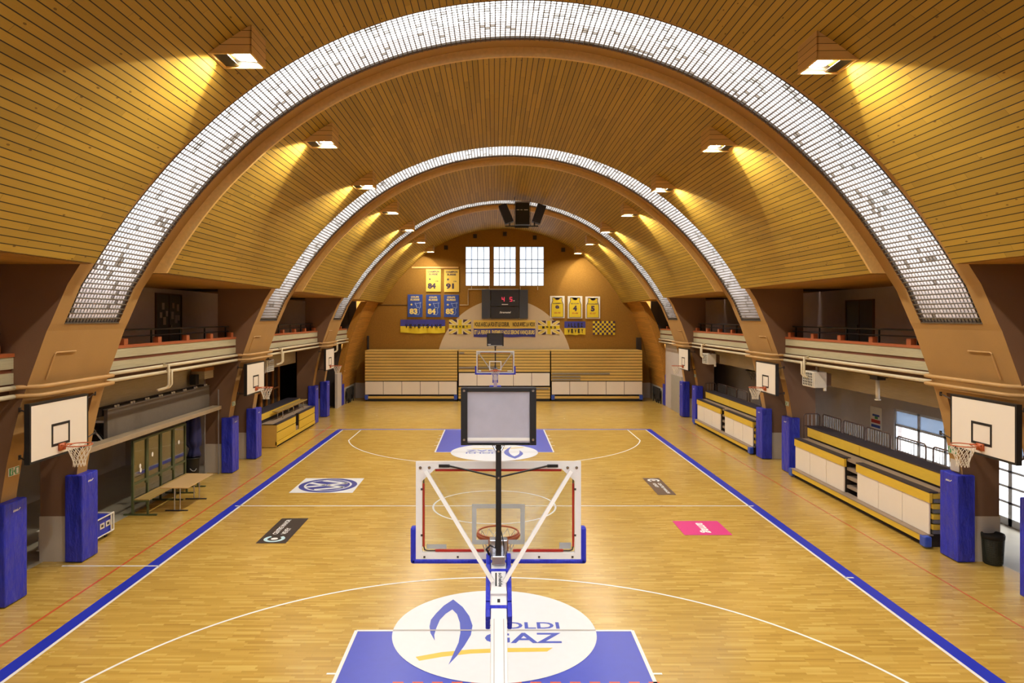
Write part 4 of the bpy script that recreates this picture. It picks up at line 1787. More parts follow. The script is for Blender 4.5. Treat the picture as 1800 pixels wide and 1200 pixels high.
def make_heater(label):
    r = thing('air_heater', label, 'air heater', (0, 0, 0), 0, 'white air heaters below the balconies')
    m = MB()
    m.box(0.0, 0.42, -0.42, 0.42, -0.26, 0.26)
    build('casing', m, 'heater_white', r, bevel=0.015)
    m = MB()
    m.box(-0.012, 0.0, -0.36, 0.36, -0.21, 0.21)
    gr = build('grille_recess', m, 'black', r)
    m = MB()
    for i in range(7):
        y = -0.36 + i * 0.12
        m.box(-0.03, -0.012, y - 0.008, y + 0.008, -0.23, 0.23)
    for i in range(6):
        z = -0.22 + i * 0.088
        m.box(-0.03, -0.012, -0.37, 0.37, z - 0.008, z + 0.008)
    build('grille', m, 'white', gr)
    m = MB()
    m.tube([(0.2, -0.3, 0.26), (0.2, -0.3, 0.42)], 0.03, 8)
    m.box(0.42, 0.62, -0.30, 0.30, -0.2, 0.2)
    build('bracket', m, 'wall_brown', r)
    m = MB()
    m.tube([(0.38, -0.36, -0.26), (0.38, -0.36, -0.36)], 0.05, 10)
    build('drain', m, 'white', r)
    return r


h0 = make_heater('white air heater with grille below the right balcony, over the nearer stand')
h0.location = (10.40, 23.1, 3.53)
dup(h0, (10.40, 34.4, 3.53), 0, 'white air heater with grille below the right balcony, over the farther stand')
dup(h0, (-9.60, 29.9, 3.50), PI, 'white air heater behind the middle left wall hoop')
r = thing('wall_unit', 'small tan box with a dark speaker over the far end of the raised partition', 'wall box', (-10.12, 24.2, 0))
m = MB()
m.box(-0.25, 0.20, -0.35, 0.40, 3.45, 3.80)
build('box', m, 'band_concrete', r)
m = MB()
m.box(-0.26, 0.22, -0.36, 0.42, 3.72, 3.84)
build('top_strip', m, 'post_wood', r)
m = MB()
m.box(-0.2, 0.02, -0.62, -0.37, 3.28, 3.62)
build('speaker', m, 'black', r, bevel=0.01)

m = MB()
m.tube([(11.0, 20.0, 3.78), (11.0, 20.0, 3.22)], 0.055, 10)
r = thing('drop_post', 'white post hanging from a dark bracket under the right balcony', 'bracket')
build('post', m, 'white', r, smooth=True)
m = MB()
m.box(10.88, 11.12, 19.8, 20.2, 3.78, 3.9)
m.box(10.95, 11.05, 19.55, 20.4, 3.86, 3.95)
build('bracket', m, 'dkgrey', r)
m = MB()
m.lathe((11.0, 20.0, 3.19), [(0.08, 0), (0.08, 0.03)], 12)
build('foot_plate', m, 'white', r)

for i, (s, y) in enumerate(((1, 18.6), (1, 30.0), (-1, 18.6))):
    m = MB()
    m.tube([(XC + s * 10.6, y - 0.7, 6.53), (XC + s * 10.6, y + 0.7, 6.53)], 0.03, 8)
    r = thing('tube_light', ('unlit tube light under the right soffit in the nearer bay', 'unlit tube light under the right soffit in the farther bay', 'unlit tube light under the left soffit')[i], 'tube light')
    build('tube', m, 'white', r)
    m = MB()
    m.box(XC + s * 10.6 - 0.04, XC + s * 10.6 + 0.04, y - 0.72, y + 0.72, 6.55, 6.598)
    build('batten', m, 'heater_white', r)

# wall notice by the entrance doors
r = thing('notice', 'white notice with blue and red blocks on the right corridor wall', 'notice', (13.69, 0, 0))
m = MB()
m.box(-0.015, 0.0, 24.6, 25.35, 1.55, 2.35)
build('sheet', m, 'white', r)
m = MB()
m.box(-0.02, -0.015, 24.75, 25.2, 2.02, 2.09, 0)
m.box(-0.02, -0.015, 24.85, 25.05, 1.93, 2.02, 1)
m.box(-0.02, -0.015, 24.7, 25.28, 1.78, 1.90, 2)
m.box(-0.02, -0.015, 24.7, 25.28, 1.62, 1.72, 0)
build('print', m, ['ban_blue', 'sign_green', 'ink_red'], r)

# emergency exit signs on the arch legs


def make_sign(label):
    r = thing('exit_sign', label, 'exit sign', (0, 0, 0), 0, 'exit signs on the arch legs')
    m = MB()
    m.box(-0.006, 0.006, -0.15, 0.15, -0.08, 0.08)
    build('plate', m, 'white', r)
    m = MB()
    m.box(0.006, 0.010, -0.14, -0.03, -0.07, 0.07)
    m.box(0.006, 0.010, 0.03, 0.14, -0.07, 0.07)
    # arrow
    m.add([(0.008, -0.02, 0.0), (0.008, 0.02, -0.045), (0.008, 0.02, 0.045)], [(0, 1, 2)])
    build('pictogram', m, 'sign_green', r, fix=False)
    m = MB()
    m.tube([(0.012, -0.085, -0.05), (0.012, -0.09, 0.0), (0.012, -0.075, 0.03)], 0.010, 5)
    m.cbox((0.012, -0.072, 0.048), (0.006, 0.022, 0.022))
    m.box(0.010, 0.013, 0.055, 0.115, -0.055, 0.055)
    build('figure', m, 'ink_white', r)
    return r


sg0 = make_sign('green exit sign on the near leg of the nearest left arch')
sg0.location = (XC - 10.005, 13.67, 2.55)
dup(sg0, (XC - 10.005, 25.2, 2.45), 0, 'green exit sign on the near leg of the middle left arch')
dup(sg0, (XC + 10.005, 25.2, 2.45), PI, 'green exit sign on the near leg of the middle right arch')
dup(sg0, (XC + 10.005, 16.1, 2.5), PI, 'green exit sign on the far leg of the nearest right arch')
dup(sg0, (XC + 10.005, 36.75, 2.5), PI, 'green exit sign on the near leg of the farthest right arch')
m = MB()
m.box(XC + 10.055, XC + 10.07, 15.95, 16.26, 2.02, 2.28)
r = tag(build('leg_notice', m, 'pier_white'), 'cream notice above the pad on the far leg of the nearest right arch', 'notice')
m = MB()
m.box(XC - 10.12, XC - 10.08, 44.2, 44.35, 2.15, 2.3)
tag(build('wall_box', m, 'white'), 'small white box on the boarded wall of the far left corner', 'wall box')

# dark nets hung over the low white walls in the far corners


def hung_net(label, s):
    mb = MB()
    n, k = 26, 8
    v = []
    for i in range(n + 1):
        y = 44.75 + (2.2 if s < 0 else 2.0) * i / n
        for j in range(k + 1):
            t = j / k
            drop = 0.78 + 0.22 * math.sin(i * 1.7) * t + 0.12 * math.sin(i * 0.6)
            x = XC + s * (10.12 - 0.06 - 0.05 * math.sin(i * 1.3 + j * 0.4) * (0.4 + t))
            v.append((x, y, 1.0 - drop * t))
    f = []
    for i in range(n):
        for j in range(k):
            a = i * (k + 1) + j
            f.append((a, a + 1, a + k + 2, a + k + 1))
    mb.add(v, f)
    o = build('hung_net', mb, 'black_cloth', smooth=True)
    so = o.modifiers.new('solid', 'SOLIDIFY')
    so.thickness = 0.03
    return tag(o, label, 'net')


hung_net('black net bunched over the low wall in the far left corner', -1)
hung_net('dark net hung on the low white wall in the far right corner', 1)

# dark upright boxes on the end wall above the stand ends
for px0, px1, y0, y1, lab in ((645.5, 649, 590, 614, 'narrow dark upright box above the left end of the end stands'), (1118, 1127, 593, 617, 'narrow dark upright box above the right end of the end stands')):
    a, b = ew(px0, y0), ew(px1, y1)
    m = MB()
    m.box(a[0], b[0], Y_END - 0.12, Y_END, b[2], a[2])
    for q in range(3):
        xq = a[0] + (b[0] - a[0]) * (q + 0.5) / 3
        m.box(xq - 0.015, xq + 0.015, Y_END - 0.135, Y_END - 0.12, b[2] + 0.03, a[2] - 0.03)
    tag(build('column_box', m, 'dark_room', bevel=0.01), lab, 'wall box')

# ------------------------------------------------------------------ portable basketball stands


def make_stand(label, loc, rz):
    """board plane at y=0, court on the +y side, the mast behind it"""
    r = thing('basketball_stand', label, 'basketball stand', loc, rz, 'portable basketball stands at the two baselines')
    m = MB()
    m.box(-0.90, 0.90, -0.015, 0.0, 2.90, 3.95)
    bb = build('backboard', m, 'pane_board', r)
    m = MB()
    for a in ((-0.915, -0.845, 2.885, 3.965), (0.845, 0.915, 2.885, 3.965), (-0.845, 0.845, 2.885, 2.955), (-0.845, 0.845, 3.885, 3.965)):
        m.box(a[0], a[1], -0.06, -0.017, a[2], a[3])
    for s in (-1, 1):
        m.prism([(s * 0.845, -0.06, 3.885), (s * 0.845, -0.06, 3.75), (s * 0.70, -0.06, 3.885)], (0, 0.03, 0))
    build('board_frame', m, 'white_gloss', bb)
    m = MB()
    for a in ((-0.84, -0.82, 3.02, 3.72), (0.82, 0.84, 3.02, 3.72), (-0.70, -0.16, 2.962, 2.985), (0.16, 0.72, 2.962, 2.985), (-0.70, 0.70, 3.855, 3.878)):
        m.box(a[0], a[1], -0.045, -0.02, a[2], a[3])
    build('light_strip', m, 'red_led', bb)
    for s in (-1, 1):
        for pts_ in ([(s * 0.83, -0.035, 3.72), (s * 0.83, -0.035, 3.78), (s * 0.80, -0.035, 3.82)], [(s * 0.83, -0.035, 3.02), (s * 0.82, -0.035, 2.985), (s * 0.79, -0.035, 2.972), (s * 0.70, -0.035, 2.972)]):
            m = MB()
            m.tube(pts_, 0.008, 6)
            build('cable', m, 'dark_room', bb)
        for cx_, cz_ in ((0.85, 3.15), (0.85, 3.66), (0.45, 2.91), (0.82, 2.91)):
            m = MB()
            m.box(s * cx_ - 0.011, s * cx_ + 0.011, -0.066, -0.05, cz_ - 0.011, cz_ + 0.011)
            build('clip', m, 'dark_room', bb)
    m = MB()
    for s in (-1, 1):
        for x, z in ((0.865, 3.90), (0.765, 3.90)):
            m.tube([(s * x, -0.06, z), (s * x, -0.075, z)], 0.016, 10)
    build('bolt', m, 'chrome', bb)
    m = MB()
    for a in ((-0.295, -0.245, 3.03, 3.48), (0.245, 0.295, 3.03, 3.48), (-0.245, 0.245, 3.03, 3.08), (-0.245, 0.245, 3.43, 3.48)):
        m.box(a[0], a[1], 0.0005, 0.003, a[2], a[3])
    for a in ((-0.90, -0.85, 2.90, 3.95), (0.85, 0.90, 2.90, 3.95), (-0.85, 0.85, 2.90, 2.95), (-0.85, 0.85, 3.90, 3.95)):
        m.box(a[0], a[1], 0.0005, 0.003, a[2], a[3])
    build('white_markings', m, 'decal_white', bb)
    m = MB()
    for a in ((-0.80, -0.58, 2.98, 3.03), (0.68, 0.81, 2.98, 3.05)):
        m.box(a[0], a[1], 0.0005, 0.002, a[2], a[3])
    build('sticker', m, 'decal_white', bb)
    # blue edge padding: bottom and up both sides
    m = MB()
    m.box(-0.975, 0.975, -0.065, 0.03, 2.83, 2.895)
    for s in (-1, 1):
        m.box(s * 0.905, s * 0.975, -0.065, 0.03, 2.83, 3.24)
    build('edge_pad', m, 'blue_pad', r, bevel=0.025)
    # rim with plate, net
    m = MB()
    ring(m, (0, 0.39, 3.05), 0.235, 0.011, 40)
    m.tube([(0.235 * math.cos(a), 0.39 + 0.235 * math.sin(a), 3.02) for a in np.linspace(PI, 2 * PI, 20)], 0.026, 6)
    m.box(-0.11, 0.11, 0.0, 0.02, 2.93, 3.08)
    m.box(-0.10, 0.10, 0.0, 0.18, 3.035, 3.055)
    rim = build('rim', m, 'rim_orange', r, smooth=True)
    m = MB()
    net_mb(m, (0, 0.39, 3.03), 0.228, 0.42, 0.0045, 12, 5)
    build('net', m, 'net', rim, smooth=True)
    # diagonal braces
    for s in (-1, 1):
        m = MB()
        m.bar((s * 0.80, -0.09, 3.865), (s * 0.06, -0.50, 2.80), 0.042, 0.030, (0, 1, 0))
        build('brace', m, 'white_gloss', r)
    # boom
    p0, p1 = Vector((0, -0.10, 2.88)), Vector((0, -2.75, 1.05))
    dv = (p1 - p0).normalized()
    up = Vector((0, -dv.z, dv.y)) * (1 if dv.y > 0 else -1)
    m = MB()
    m.bar(p0, p1, 0.165, 0.19, (0, 0, 1))
    bo = build('boom', m, 'white_gloss', r, bevel=0.012)
    nrm = Vector((0, dv.z, -dv.y))
    if nrm.z < 0:
        nrm = -nrm
    top = lambda t, x, h=0.0: p0 + dv * t + nrm * (0.095 + h) + Vector((x, 0, 0))
    m = MB()
    for t, w in ((0.06, 0.03), (0.17, 0.03), (0.60, 0.035)):
        m.prism([top(t, -0.09, -0.19), top(t, -0.09, 0.004), top(t, 0.09, 0.004), top(t, 0.09, -0.19)], dv * w)
    build('strap', m, 'blue_pad', bo)
    m = MB()
    for x in (-0.048, 0.048):
        m.prism([top(0.75, x - 0.004, 0.0015), top(3.0, x - 0.004, 0.0015), top(3.0, x + 0.004, 0.0015), top(0.75, x + 0.004, 0.0015)], nrm * 0.001)
    build('seam', m, 'grey_line', bo)
    m = MB()
    put_text(m, 'schelde', top(0.22, 0.0, 0.003), dv * 0.17, Vector((0.04, 0, 0)), 0.02)
    m.prism([top(0.22, -0.035, 0.002), top(0.38, -0.035, 0.002), top(0.38, -0.02, 0.002), top(0.22, -0.02, 0.002)], nrm * 0.001)
    m.prism([top(0.53, -0.014, 0.002), top(0.57, -0.014, 0.002), top(0.57, 0.014, 0.002), top(0.53, 0.014, 0.002)], nrm * 0.001)
    build('lettering', m, 'ink', bo, fix=False)
    m = MB()
    m.prism([top(0.41, -0.075, 0.0), top(0.41, 0.075, 0.0), top(0.49, 0.085, 0.0), top(0.49, -0.085, 0.0)], nrm * 0.035)
    build('hinge_plate', m, 'white_gloss', bo)
    for s in (-1, 1):
        for a, b, c in ((-0.02, 0.28, 'blue_pad'), (0.29, 0.56, 'blue_pad'), (0.57, 0.74, 'blue_pad')):
            m = MB()
            m.prism([top(a, s * 0.088, -0.21), top(a, s * 0.135, -0.21), top(a, s * 0.135, 0.02), top(a, s * 0.088, 0.02)], dv * (b - a))
            build('boom_pad', m, c, r, bevel=0.012)
    # head block that carries the board
    m = MB()
    m.box(-0.10, 0.10, -0.13, -0.016, 2.92, 3.12)
    m.box(-0.07, 0.07, -0.30, -0.12, 2.90, 3.00)
    build('head_block', m, 'chrome', r, bevel=0.01)
    m = MB()
    m.tube([(-0.10, -0.2, 2.98), (-0.13, -0.22, 3.05), (-0.09, -0.25, 3.10), (-0.03, -0.25, 3.07), (-0.02, -0.25, 3.2)], 0.012, 6)
    m.tube([(0.06, -0.2, 2.99), (0.055, -0.24, 3.12), (0.03, -0.25, 3.25)], 0.006, 6)
    build('cable_loop', m, 'black_soft', r, smooth=True)
    # pole, stays and shot clock
    m = MB()
    m.box(-0.030, 0.030, -0.275, -0.235, 2.95, 4.22)
    pl = build('clock_pole', m, 'black', r, bevel=0.004)
    m = MB()
    for s in (-1, 1):
        m.bar((0, -0.25, 3.835), (s * 0.56, -0.075, 3.925), 0.028, 0.012, (0, 0, 1))
        m.box(s * 0.54, s * 0.66, -0.08, -0.06, 3.905, 3.935)
    build('clock_stay', m, 'black', pl)
    m = MB()
    m.cbox((0, -0.28, 3.835), (0.02, 0.012, 0.02))
    m.cbox((0, -0.28, 4.12), (0.02, 0.012, 0.02))
    build('bolt', m, 'chrome', pl)
    m = MB()
    m.box(-0.34, 0.34, -0.28, -0.22, 4.215, 4.79)
    sc = build('shot_clock', m, 'clock_panel', r)
    m = MB()
    for a in ((-0.405, -0.335, 4.19, 4.805), (0.335, 0.405, 4.19, 4.805), (-0.335, 0.335, 4.765, 4.805), (-0.335, 0.335, 4.19, 4.205)):
        m.box(a[0], a[1], -0.30, -0.18, a[2], a[3])
    build('clock_frame', m, 'black', sc, bevel=0.004)
    m = MB()
    m.box(-0.34, 0.34, -0.285, -0.278, 4.235, 4.268)
    build('light_bar', m, 'white_gloss', sc)
    m = MB()
    m.box(-0.335, 0.335, -0.21, -0.195, 4.21, 4.765)
    fr = build('clock_face', m, 'score_dark', sc)
    m = MB()
    m.box(-0.36, -0.22, -0.179, -0.176, 4.23, 4.25) if rz == 0 else m.box(0.22, 0.36, -0.19, -0.176, 4.26, 4.285)
    m.box(-0.37, 0.37, -0.20, -0.185, 4.205, 4.22)
    build('face_label', m, 'ink_white', sc)
    m = MB()
    for x in (-0.37, 0.37):
        for z in (4.25, 4.775):
            m.tube([(x, -0.30, z), (x, -0.31, z)], 0.014, 10)
    m.tube([(-0.06, -0.26, 4.19), (-0.03, -0.27, 4.13)], 0.012, 6)
    m.tube([(0.06, -0.26, 4.19), (0.03, -0.27, 4.13)], 0.012, 6)
    build('screw', m, 'chrome', sc)
    # mast, padded front and wheeled base
    m = MB()
    m.box(-0.30, 0.30, -2.50, -2.25, 0.15, 2.08)
    build('mast_pad', m, 'blue_pad', r, bevel=0.03)
    m = MB()
    m.box(-0.12, 0.12, -2.95, -2.5, 0.25, 1.95)
    build('mast', m, 'white_gloss', r, bevel=0.02)
    m = MB()
    m.box(-0.55, 0.55, -4.2, -2.2, 0.08, 0.42)
    ba = build('base', m, 'blue_pad', r, bevel=0.03)
    for x in (-0.45, 0.45):
        for y in (-4.0, -2.4):
            m = MB()
            m.tube([(x - 0.03, y, 0.06), (x + 0.03, y, 0.06)], 0.06, 14)
            build('wheel', m, 'black_soft', ba)
    return r


make_stand('portable basketball stand in the foreground, seen from behind its glass board', (0.045, 7.78, 0), 0)
make_stand('portable basketball stand at the far baseline, its hoop facing the camera', (0.045, 33.38, 0), PI)

# ------------------------------------------------------------------ scoreboard on the end wall
a, b = ew(847, 509.5), ew(927.5, 560)
r = thing('scoreboard', 'large dark grey scoreboard with red digits on the end wall', 'scoreboard', (0, 0, 0))
x_ = lambda px: (px - 869) * k_
z_ = lambda py: 5.56 + (558 - py) * k_
for p0, p1 in ((847, 862.2), (912.6, 927.8)):
    m = MB()
    m.box(x_(p0), x_(p1), Y_END - 0.22, Y_END - 0.02, z_(560), z_(509.3))
    build('side_panel', m, 'score_board', r, bevel=0.01)
m = MB()
m.box(x_(863), x_(911.8), Y_END - 0.24, Y_END - 0.02, z_(538), z_(510))
build('score_panel', m, 'score_dark', r, bevel=0.01)
m = MB()
m.box(x_(863), x_(911.8), Y_END - 0.24, Y_END - 0.02, z_(560), z_(539.2))
build('lower_panel', m, 'score_dark', r, bevel=0.01)
SEG = {'4': 'bcfg', '5': 'acdfg'}


def digit(mb, ch, x0, x1, z0, z1, y):
    w, h, t = x1 - x0, z1 - z0, 0.055
    S = {'a': (0, w, h - t, h), 'd': (0, w, 0, t), 'g': (0, w, h / 2 - t / 2, h / 2 + t / 2), 'b': (w - t, w, h / 2, h), 'c': (w - t, w, 0, h / 2), 'f': (0, t, h / 2, h), 'e': (0, t, 0, h / 2)}
    for s_ in SEG[ch]:
        q = S[s_]
        mb.box(x0 + q[0], x0 + q[1], y, y + 0.01, z0 + q[2], z0 + q[3])


m = MB()
digit(m, '4', x_(881.8), x_(886.8), z_(530), z_(522), Y_END - 0.255)
digit(m, '5', x_(895.6), x_(900.4), z_(530), z_(522), Y_END - 0.255)
build('digit_lights', m, 'led_red', r)
m = MB()
m.box(x_(882), x_(893), Y_END - 0.245, Y_END - 0.24, z_(535.7), z_(534.2))
m.box(x_(902), x_(904.5), Y_END - 0.245, Y_END - 0.24, z_(529.5), z_(527.5))
put_text(m, 'Stramatel', (x_(878), Y_END - 0.246, z_(550.5)), (x_(898) - x_(878), 0, 0), (0, 0, z_(547) - z_(550.5)), 0.03, 0.25)
build('lettering', m, 'ink_white', r, fix=False)

# ------------------------------------------------------------------ pennants, retired shirts and flags
YB = Y_END - 0.065
YC = Y_END - 0.025


def star(cx, cz, rad):
    return [(cx + rad * (1 if i % 2 == 0 else 0.42) * math.sin(PI * i / 5), cz + rad * (1 if i % 2 == 0 else 0.42) * math.cos(PI * i / 5)) for i in range(10)]


def fill_xz(mb, pts, y, mi=0):
    tmp = MB()
    tri_fill(tmp, pts, 0, 0, lambda a_, b_: (a_, b_))
    mb.add([(v[0], y, v[1]) for v in tmp.v], tmp.f, mi)


def pennant(label, group, px0, px1, py0, py1, sheet, ink, lines, num, cup=False):
    x0, x1, z0, z1 = x_(px0), x_(px1), z_(py1), z_(py0)
    w, h = x1 - x0, z1 - z0
    r = thing('pennant', label, 'pennant', (0, 0, 0), 0, group)
    m = MB()
    m.box(x0, x1, YB, YB + 0.06, z0, z1)
    build('sheet', m, sheet, r)
    y = YB - 0.006
    m = MB()
    for i, (s_, a_, b_) in enumerate(lines):
        zt = z1 - h * (0.07 + 0.115 * i)
        put_text(m, s_, (x0 + w * a_, y, zt - h * 0.085), (w * (b_ - a_), 0, 0), (0, 0, h * 0.085), 0.04)
    put_text(m, num, (x0 + w * 0.12, y, z0 + h * 0.13), (w * 0.54, 0, 0), (0, 0, h * 0.25), 0.05)
    if not cup:
        put_text(m, 'LNA', (x0 + w * 0.64, y, z0 + h * 0.44), (w * 0.2, 0, 0), (0, 0, h * 0.06), 0.03)
    fill_xz(m, star(x0 + w * 0.26, z0 + h * 0.555, w * 0.10), y)
    build('print', m, ink, r, fix=False)
    if cup:
        m = MB()
        cx_ = x0 + w * 0.68
        P = lambda a_, b_: (cx_ + a_ * w * 0.25, y, z0 + h * b_)
        for pts in ([P(-0.8, .62), P(-.2, .60), P(.9, .64)], [P(.9, .64), P(.6, .58), P(.75, .45), P(.35, .35), P(.5, .2), P(.2, .1), P(-.8, .12)], [P(-.8, .62), P(-.35, .5), P(-.3, .42), P(.4, .43)]):
            m.tube(pts, 0.022, 4)
        build('cup_outline', m, 'ink_lightblue', r)
    return r


L1 = [('CHAMPION', 0.12, 0.90), ('SUISSE', 0.2, 0.80)]
L2 = [('COUPE', 0.22, 0.76), ('SUISSE', 0.18, 0.80)]
pennant('yellow championship pennant with a star and the number 84', 'championship pennants on the end wall', 749, 775, 473, 512.5, 'ban_yellow', 'ink_purple', L1, '84')
pennant('yellow championship pennant with a star and the number 91', 'championship pennants on the end wall', 780.7, 807, 473.5, 513, 'ban_yellow', 'ink_purple', L1, '91')
pennant('blue cup pennant with a star and the number 83', 'cup pennants on the end wall', 716.8, 742.8, 517.5, 557, 'ban_blue', 'ink_cream', L2, '83', True)
pennant('blue cup pennant with a star and the number 84', 'cup pennants on the end wall', 749, 774.6, 518, 557, 'ban_blue', 'ink_cream', L2, '84', True)
pennant('blue cup pennant with a star and the number 85', 'cup pennants on the end wall', 780.5, 806.5, 518, 557, 'ban_blue', 'ink_cream', L2, '85', True)


def shirt(label, px0, px1, py0, py1, name, num, years):
    x0, x1, z0, z1 = x_(px0), x_(px1), z_(py1), z_(py0)
    w, h = x1 - x0, z1 - z0
    r = thing('shirt_board', label, 'shirt board', (0, 0, 0), 0, 'retired shirt boards on the end wall')
    m = MB()
    m.box(x0, x1, YB, YB + 0.06, z0, z1)
    build('board', m, 'white', r)
    half = [(0.17, 0.93), (0.17, 0.86), (0.19, 0.80), (0.14, 0.70), (0.09, 0.62), (0.09, 0.05)]
    neck = [(0.5 + 0.17 * math.cos(a_), 0.93 - 0.10 * math.sin(a_)) for a_ in np.linspace(0, PI, 9)]
    outl = half + [(1 - q[0], q[1]) for q in reversed(half)] + neck
    P = lambda q, g=0.0: (x0 + w * (0.5 + (q[0] - 0.5) * (1 + g)), z0 + h * (0.5 + (q[1] - 0.5) * (1 + g)))
    m = MB()
    fill_xz(m, [P(q) for q in outl], YB - 0.008)
    build('shirt_print', m, 'ban_yellow' if False else 'flag_yellow', r, fix=False)
    m = MB()
    pts = [(P(q)[0], YB - 0.012, P(q)[1]) for q in outl]
    m.tube(pts, 0.020, 4, closed=True)
    build('shirt_edge', m, 'ink_purple', r)
    m = MB()
    y = YB - 0.015
    put_text(m, num, (x0 + w * 0.36, y, z0 + h * 0.33), (w * 0.27, 0, 0), (0, 0, h * 0.25), 0.06)
    nw = 0.09 * len(name) if len(name) < 9 else 0.70
    put_text(m, name, (x0 + w * (0.5 - nw / 2), y, z0 + h * 0.635), (w * nw, 0, 0), (0, 0, h * 0.055), 0.03)
    build('lettering', m, 'ink_purple', r, fix=False)
    m = MB()
    put_text(m, years, (x0 + w * 0.29, y, z0 + h * 0.20), (w * 0.42, 0, 0), (0, 0, h * 0.075), 0.03)
    build('year_print', m, 'ink_orange', r, fix=False)


shirt('framed yellow shirt print with the number 9', 966.7, 992.3, 520, 559, 'ROSSERY', '9', '88-98')
shirt('framed yellow shirt print with the number 4', 997.8, 1023.5, 520.3, 559.5, 'BOYLAN', '4', '82-86')
shirt('framed yellow shirt print with the number 5', 1029, 1054.7, 521, 560, 'STOCKALPER', '5', '82-87')


def cloth(name, parent, px0, px1, py0, py1, nu, nv, fn, mats, sag=0.0, ripple=0.02, seed=0):
    """wavy hanging cloth; fn(u,v) gives the colour index, v up"""
    x0, x1, z0, z1 = x_(px0), x_(px1), z_(py1), z_(py0)
    mb = MB()
    v = []
    for j in range(nv + 1):
        for i in range(nu + 1):
            u, t = i / nu, j / nv
            y = YC - ripple * (0.5 + 0.5 * math.sin(u * 19 + seed + t * 3)) * (1.15 - t)
            dz = -sag * (1 - t) * math.sin(PI * u) * 0.5 + 0.02 * math.sin(u * 13 + seed) * (1 - t)
            v.append((x0 + (x1 - x0) * u, y, z0 + (z1 - z0) * t + dz))
    o = len(mb.v)
    mb.v.extend(v)
    for j in range(nv):
        for i in range(nu):
            q = j * (nu + 1) + i
            mb.f.append((q, q + 1, q + nu + 2, q + nu + 1))
            mb.mi.append(fn((i + 0.5) / nu, (j + 0.5) / nv))
    return build(name, mb, mats, parent, smooth=True, fix=False)


def letters(parent, s_, px0, px1, py0, py1, mat, bold=0.03, spread=False):
    m = MB()
    y = YC - 0.085
    if spread:
        chars = [c for c in s_ if c != ' ']
        st = (px1 - px0) / len(chars)
        for i, c in enumerate(chars):
            put_text(m, c, (x_(px0 + st * (i + 0.2)), y, z_(py1)), (x_(px0 + st * 0.62) - x_(px0), 0, 0), (0, 0, z_(py0) - z_(py1)), bold)
    else:
        put_text(m, s_, (x_(px0), y, z_(py1)), (x_(px1) - x_(px0), 0, 0), (0, 0, z_(py0) - z_(py1)), bold)
    build('lettering', m, mat, parent, fix=False)


def jack(u, v):
    ax, az = abs(u - 0.5), abs(v - 0.5)
    if ax < 0.085 or az < 0.13:
        return 1
    if ax < 0.135 or az < 0.19:
        return 2
    dg = min(abs((u - 0.5) * 0.62 - (v - 0.5) * 0.62), abs((u - 0.5) * 0.62 + (v - 0.5) * 0.62))
    if dg < 0.025:
        return 1
    if dg < 0.085:
        return 2
    return 0


r = thing('flag', 'long blue over yellow flag, leftmost on the end wall', 'flag')
cloth('cloth', r, 704, 782.5, 561.5, 584.5, 40, 10, lambda u, v: 0 if v > 0.46 else 1, ['flag_blue', 'flag_yellow'], 0.10, 0.06)
letters(r, 'VEVEYSANS', 711, 778, 569.5, 576.5, 'ink', 0.06, True)
r = thing('flag', 'yellow and purple cross flag left of the slogan banner', 'flag')
cloth('cloth', r, 789.5, 828, 561.5, 586.5, 64, 40, jack, ['flag_purple', 'flag_yellow', 'flag_cream'], 0.06, 0.04, 1)
letters(r, 'VEVEY', 793.5, 824, 572, 576, 'ink', 0.06, True)
r = thing('flag', 'yellow and purple cross flag right of the slogan banner', 'flag')
cloth('cloth', r, 946, 983.6, 563.5, 587, 64, 40, jack, ['flag_purple', 'flag_yellow', 'flag_cream'], 0.03, 0.04, 2)
letters(r, '1952', 951.5, 978.5, 573.2, 577.2, 'ink', 0.06, True)
r = thing('banner', 'wide two-row slogan banner below the scoreboard', 'banner')
cloth('cloth', r, 832.5, 941, 562.5, 592, 60, 10, lambda u, v: 1 if v > 0.5 else 0, ['flag_blue', 'ban_yellow'], 0.0, 0.03, 3)
letters(r, 'VOUS AVEC LA FOI ET LE COEUR,     NOUS AVEC LA VOIX', 833.8, 940.5, 566, 575, 'ink', 0.02)
letters(r, 'ET LA FERVEUR, ENSEMBLE NOUS SERONS VAINQUEURS', 833.8, 939.5, 580, 588.6, 'ink_cream', 0.03)
r = thing('flag', 'small blue over yellow flag below the shirt boards', 'flag')
cloth('cloth', r, 992, 1029, 564.7, 587.5, 24, 12, lambda u, v: 0 if v > 0.5 else 1, ['flag_blue', 'flag_yellow'], 0.06, 0.05, 4)
letters(r, 'ALLEZ', 996.5, 1025, 567.5, 575, 'ink', 0.06, True)
letters(r, 'VEVEY', 996.5, 1026, 578, 585, 'ink', 0.06, True)
r = thing('flag', 'yellow and purple chequered flag, rightmost on the end wall', 'flag')
cloth('cloth', r, 1042, 1081, 564.2, 588, 20, 12, lambda u, v: (int(u * 10) + int(v * 6)) % 2, ['flag_purple', 'flag_yellow'], 0.02, 0.04, 5)

# ------------------------------------------------------------------ loudspeakers hung from the vault
YP = 35.2
kp = YP / 1225
sx = lambda px: (px - 869) * kp
sz = lambda py: 5.56 + (558 - py) * kp


def loudspeaker(label, quad, mat, front, depth=0.55):
    r = thing('loudspeaker', label, 'loudspeaker', (0, 0, 0), 0, 'loudspeakers hung under the vault')
    P = [(sx(a_), YP, sz(b_)) for a_, b_ in quad]
    m = MB()
    m.prism(P, (0, depth, 0))
    build('cabinet', m, mat, r, bevel=0.015)
    c = Vector((0, 0, 0))
    for p in P:
        c += Vector(p) / 4
    m = MB()
    Q = [tuple(c + (Vector(p) - c) * 0.86 + Vector((0, -0.03, 0))) for p in P]
    m.prism(Q, (0, 0.028, 0))
    g_ = build('grille', m, front, r)
    return r, c


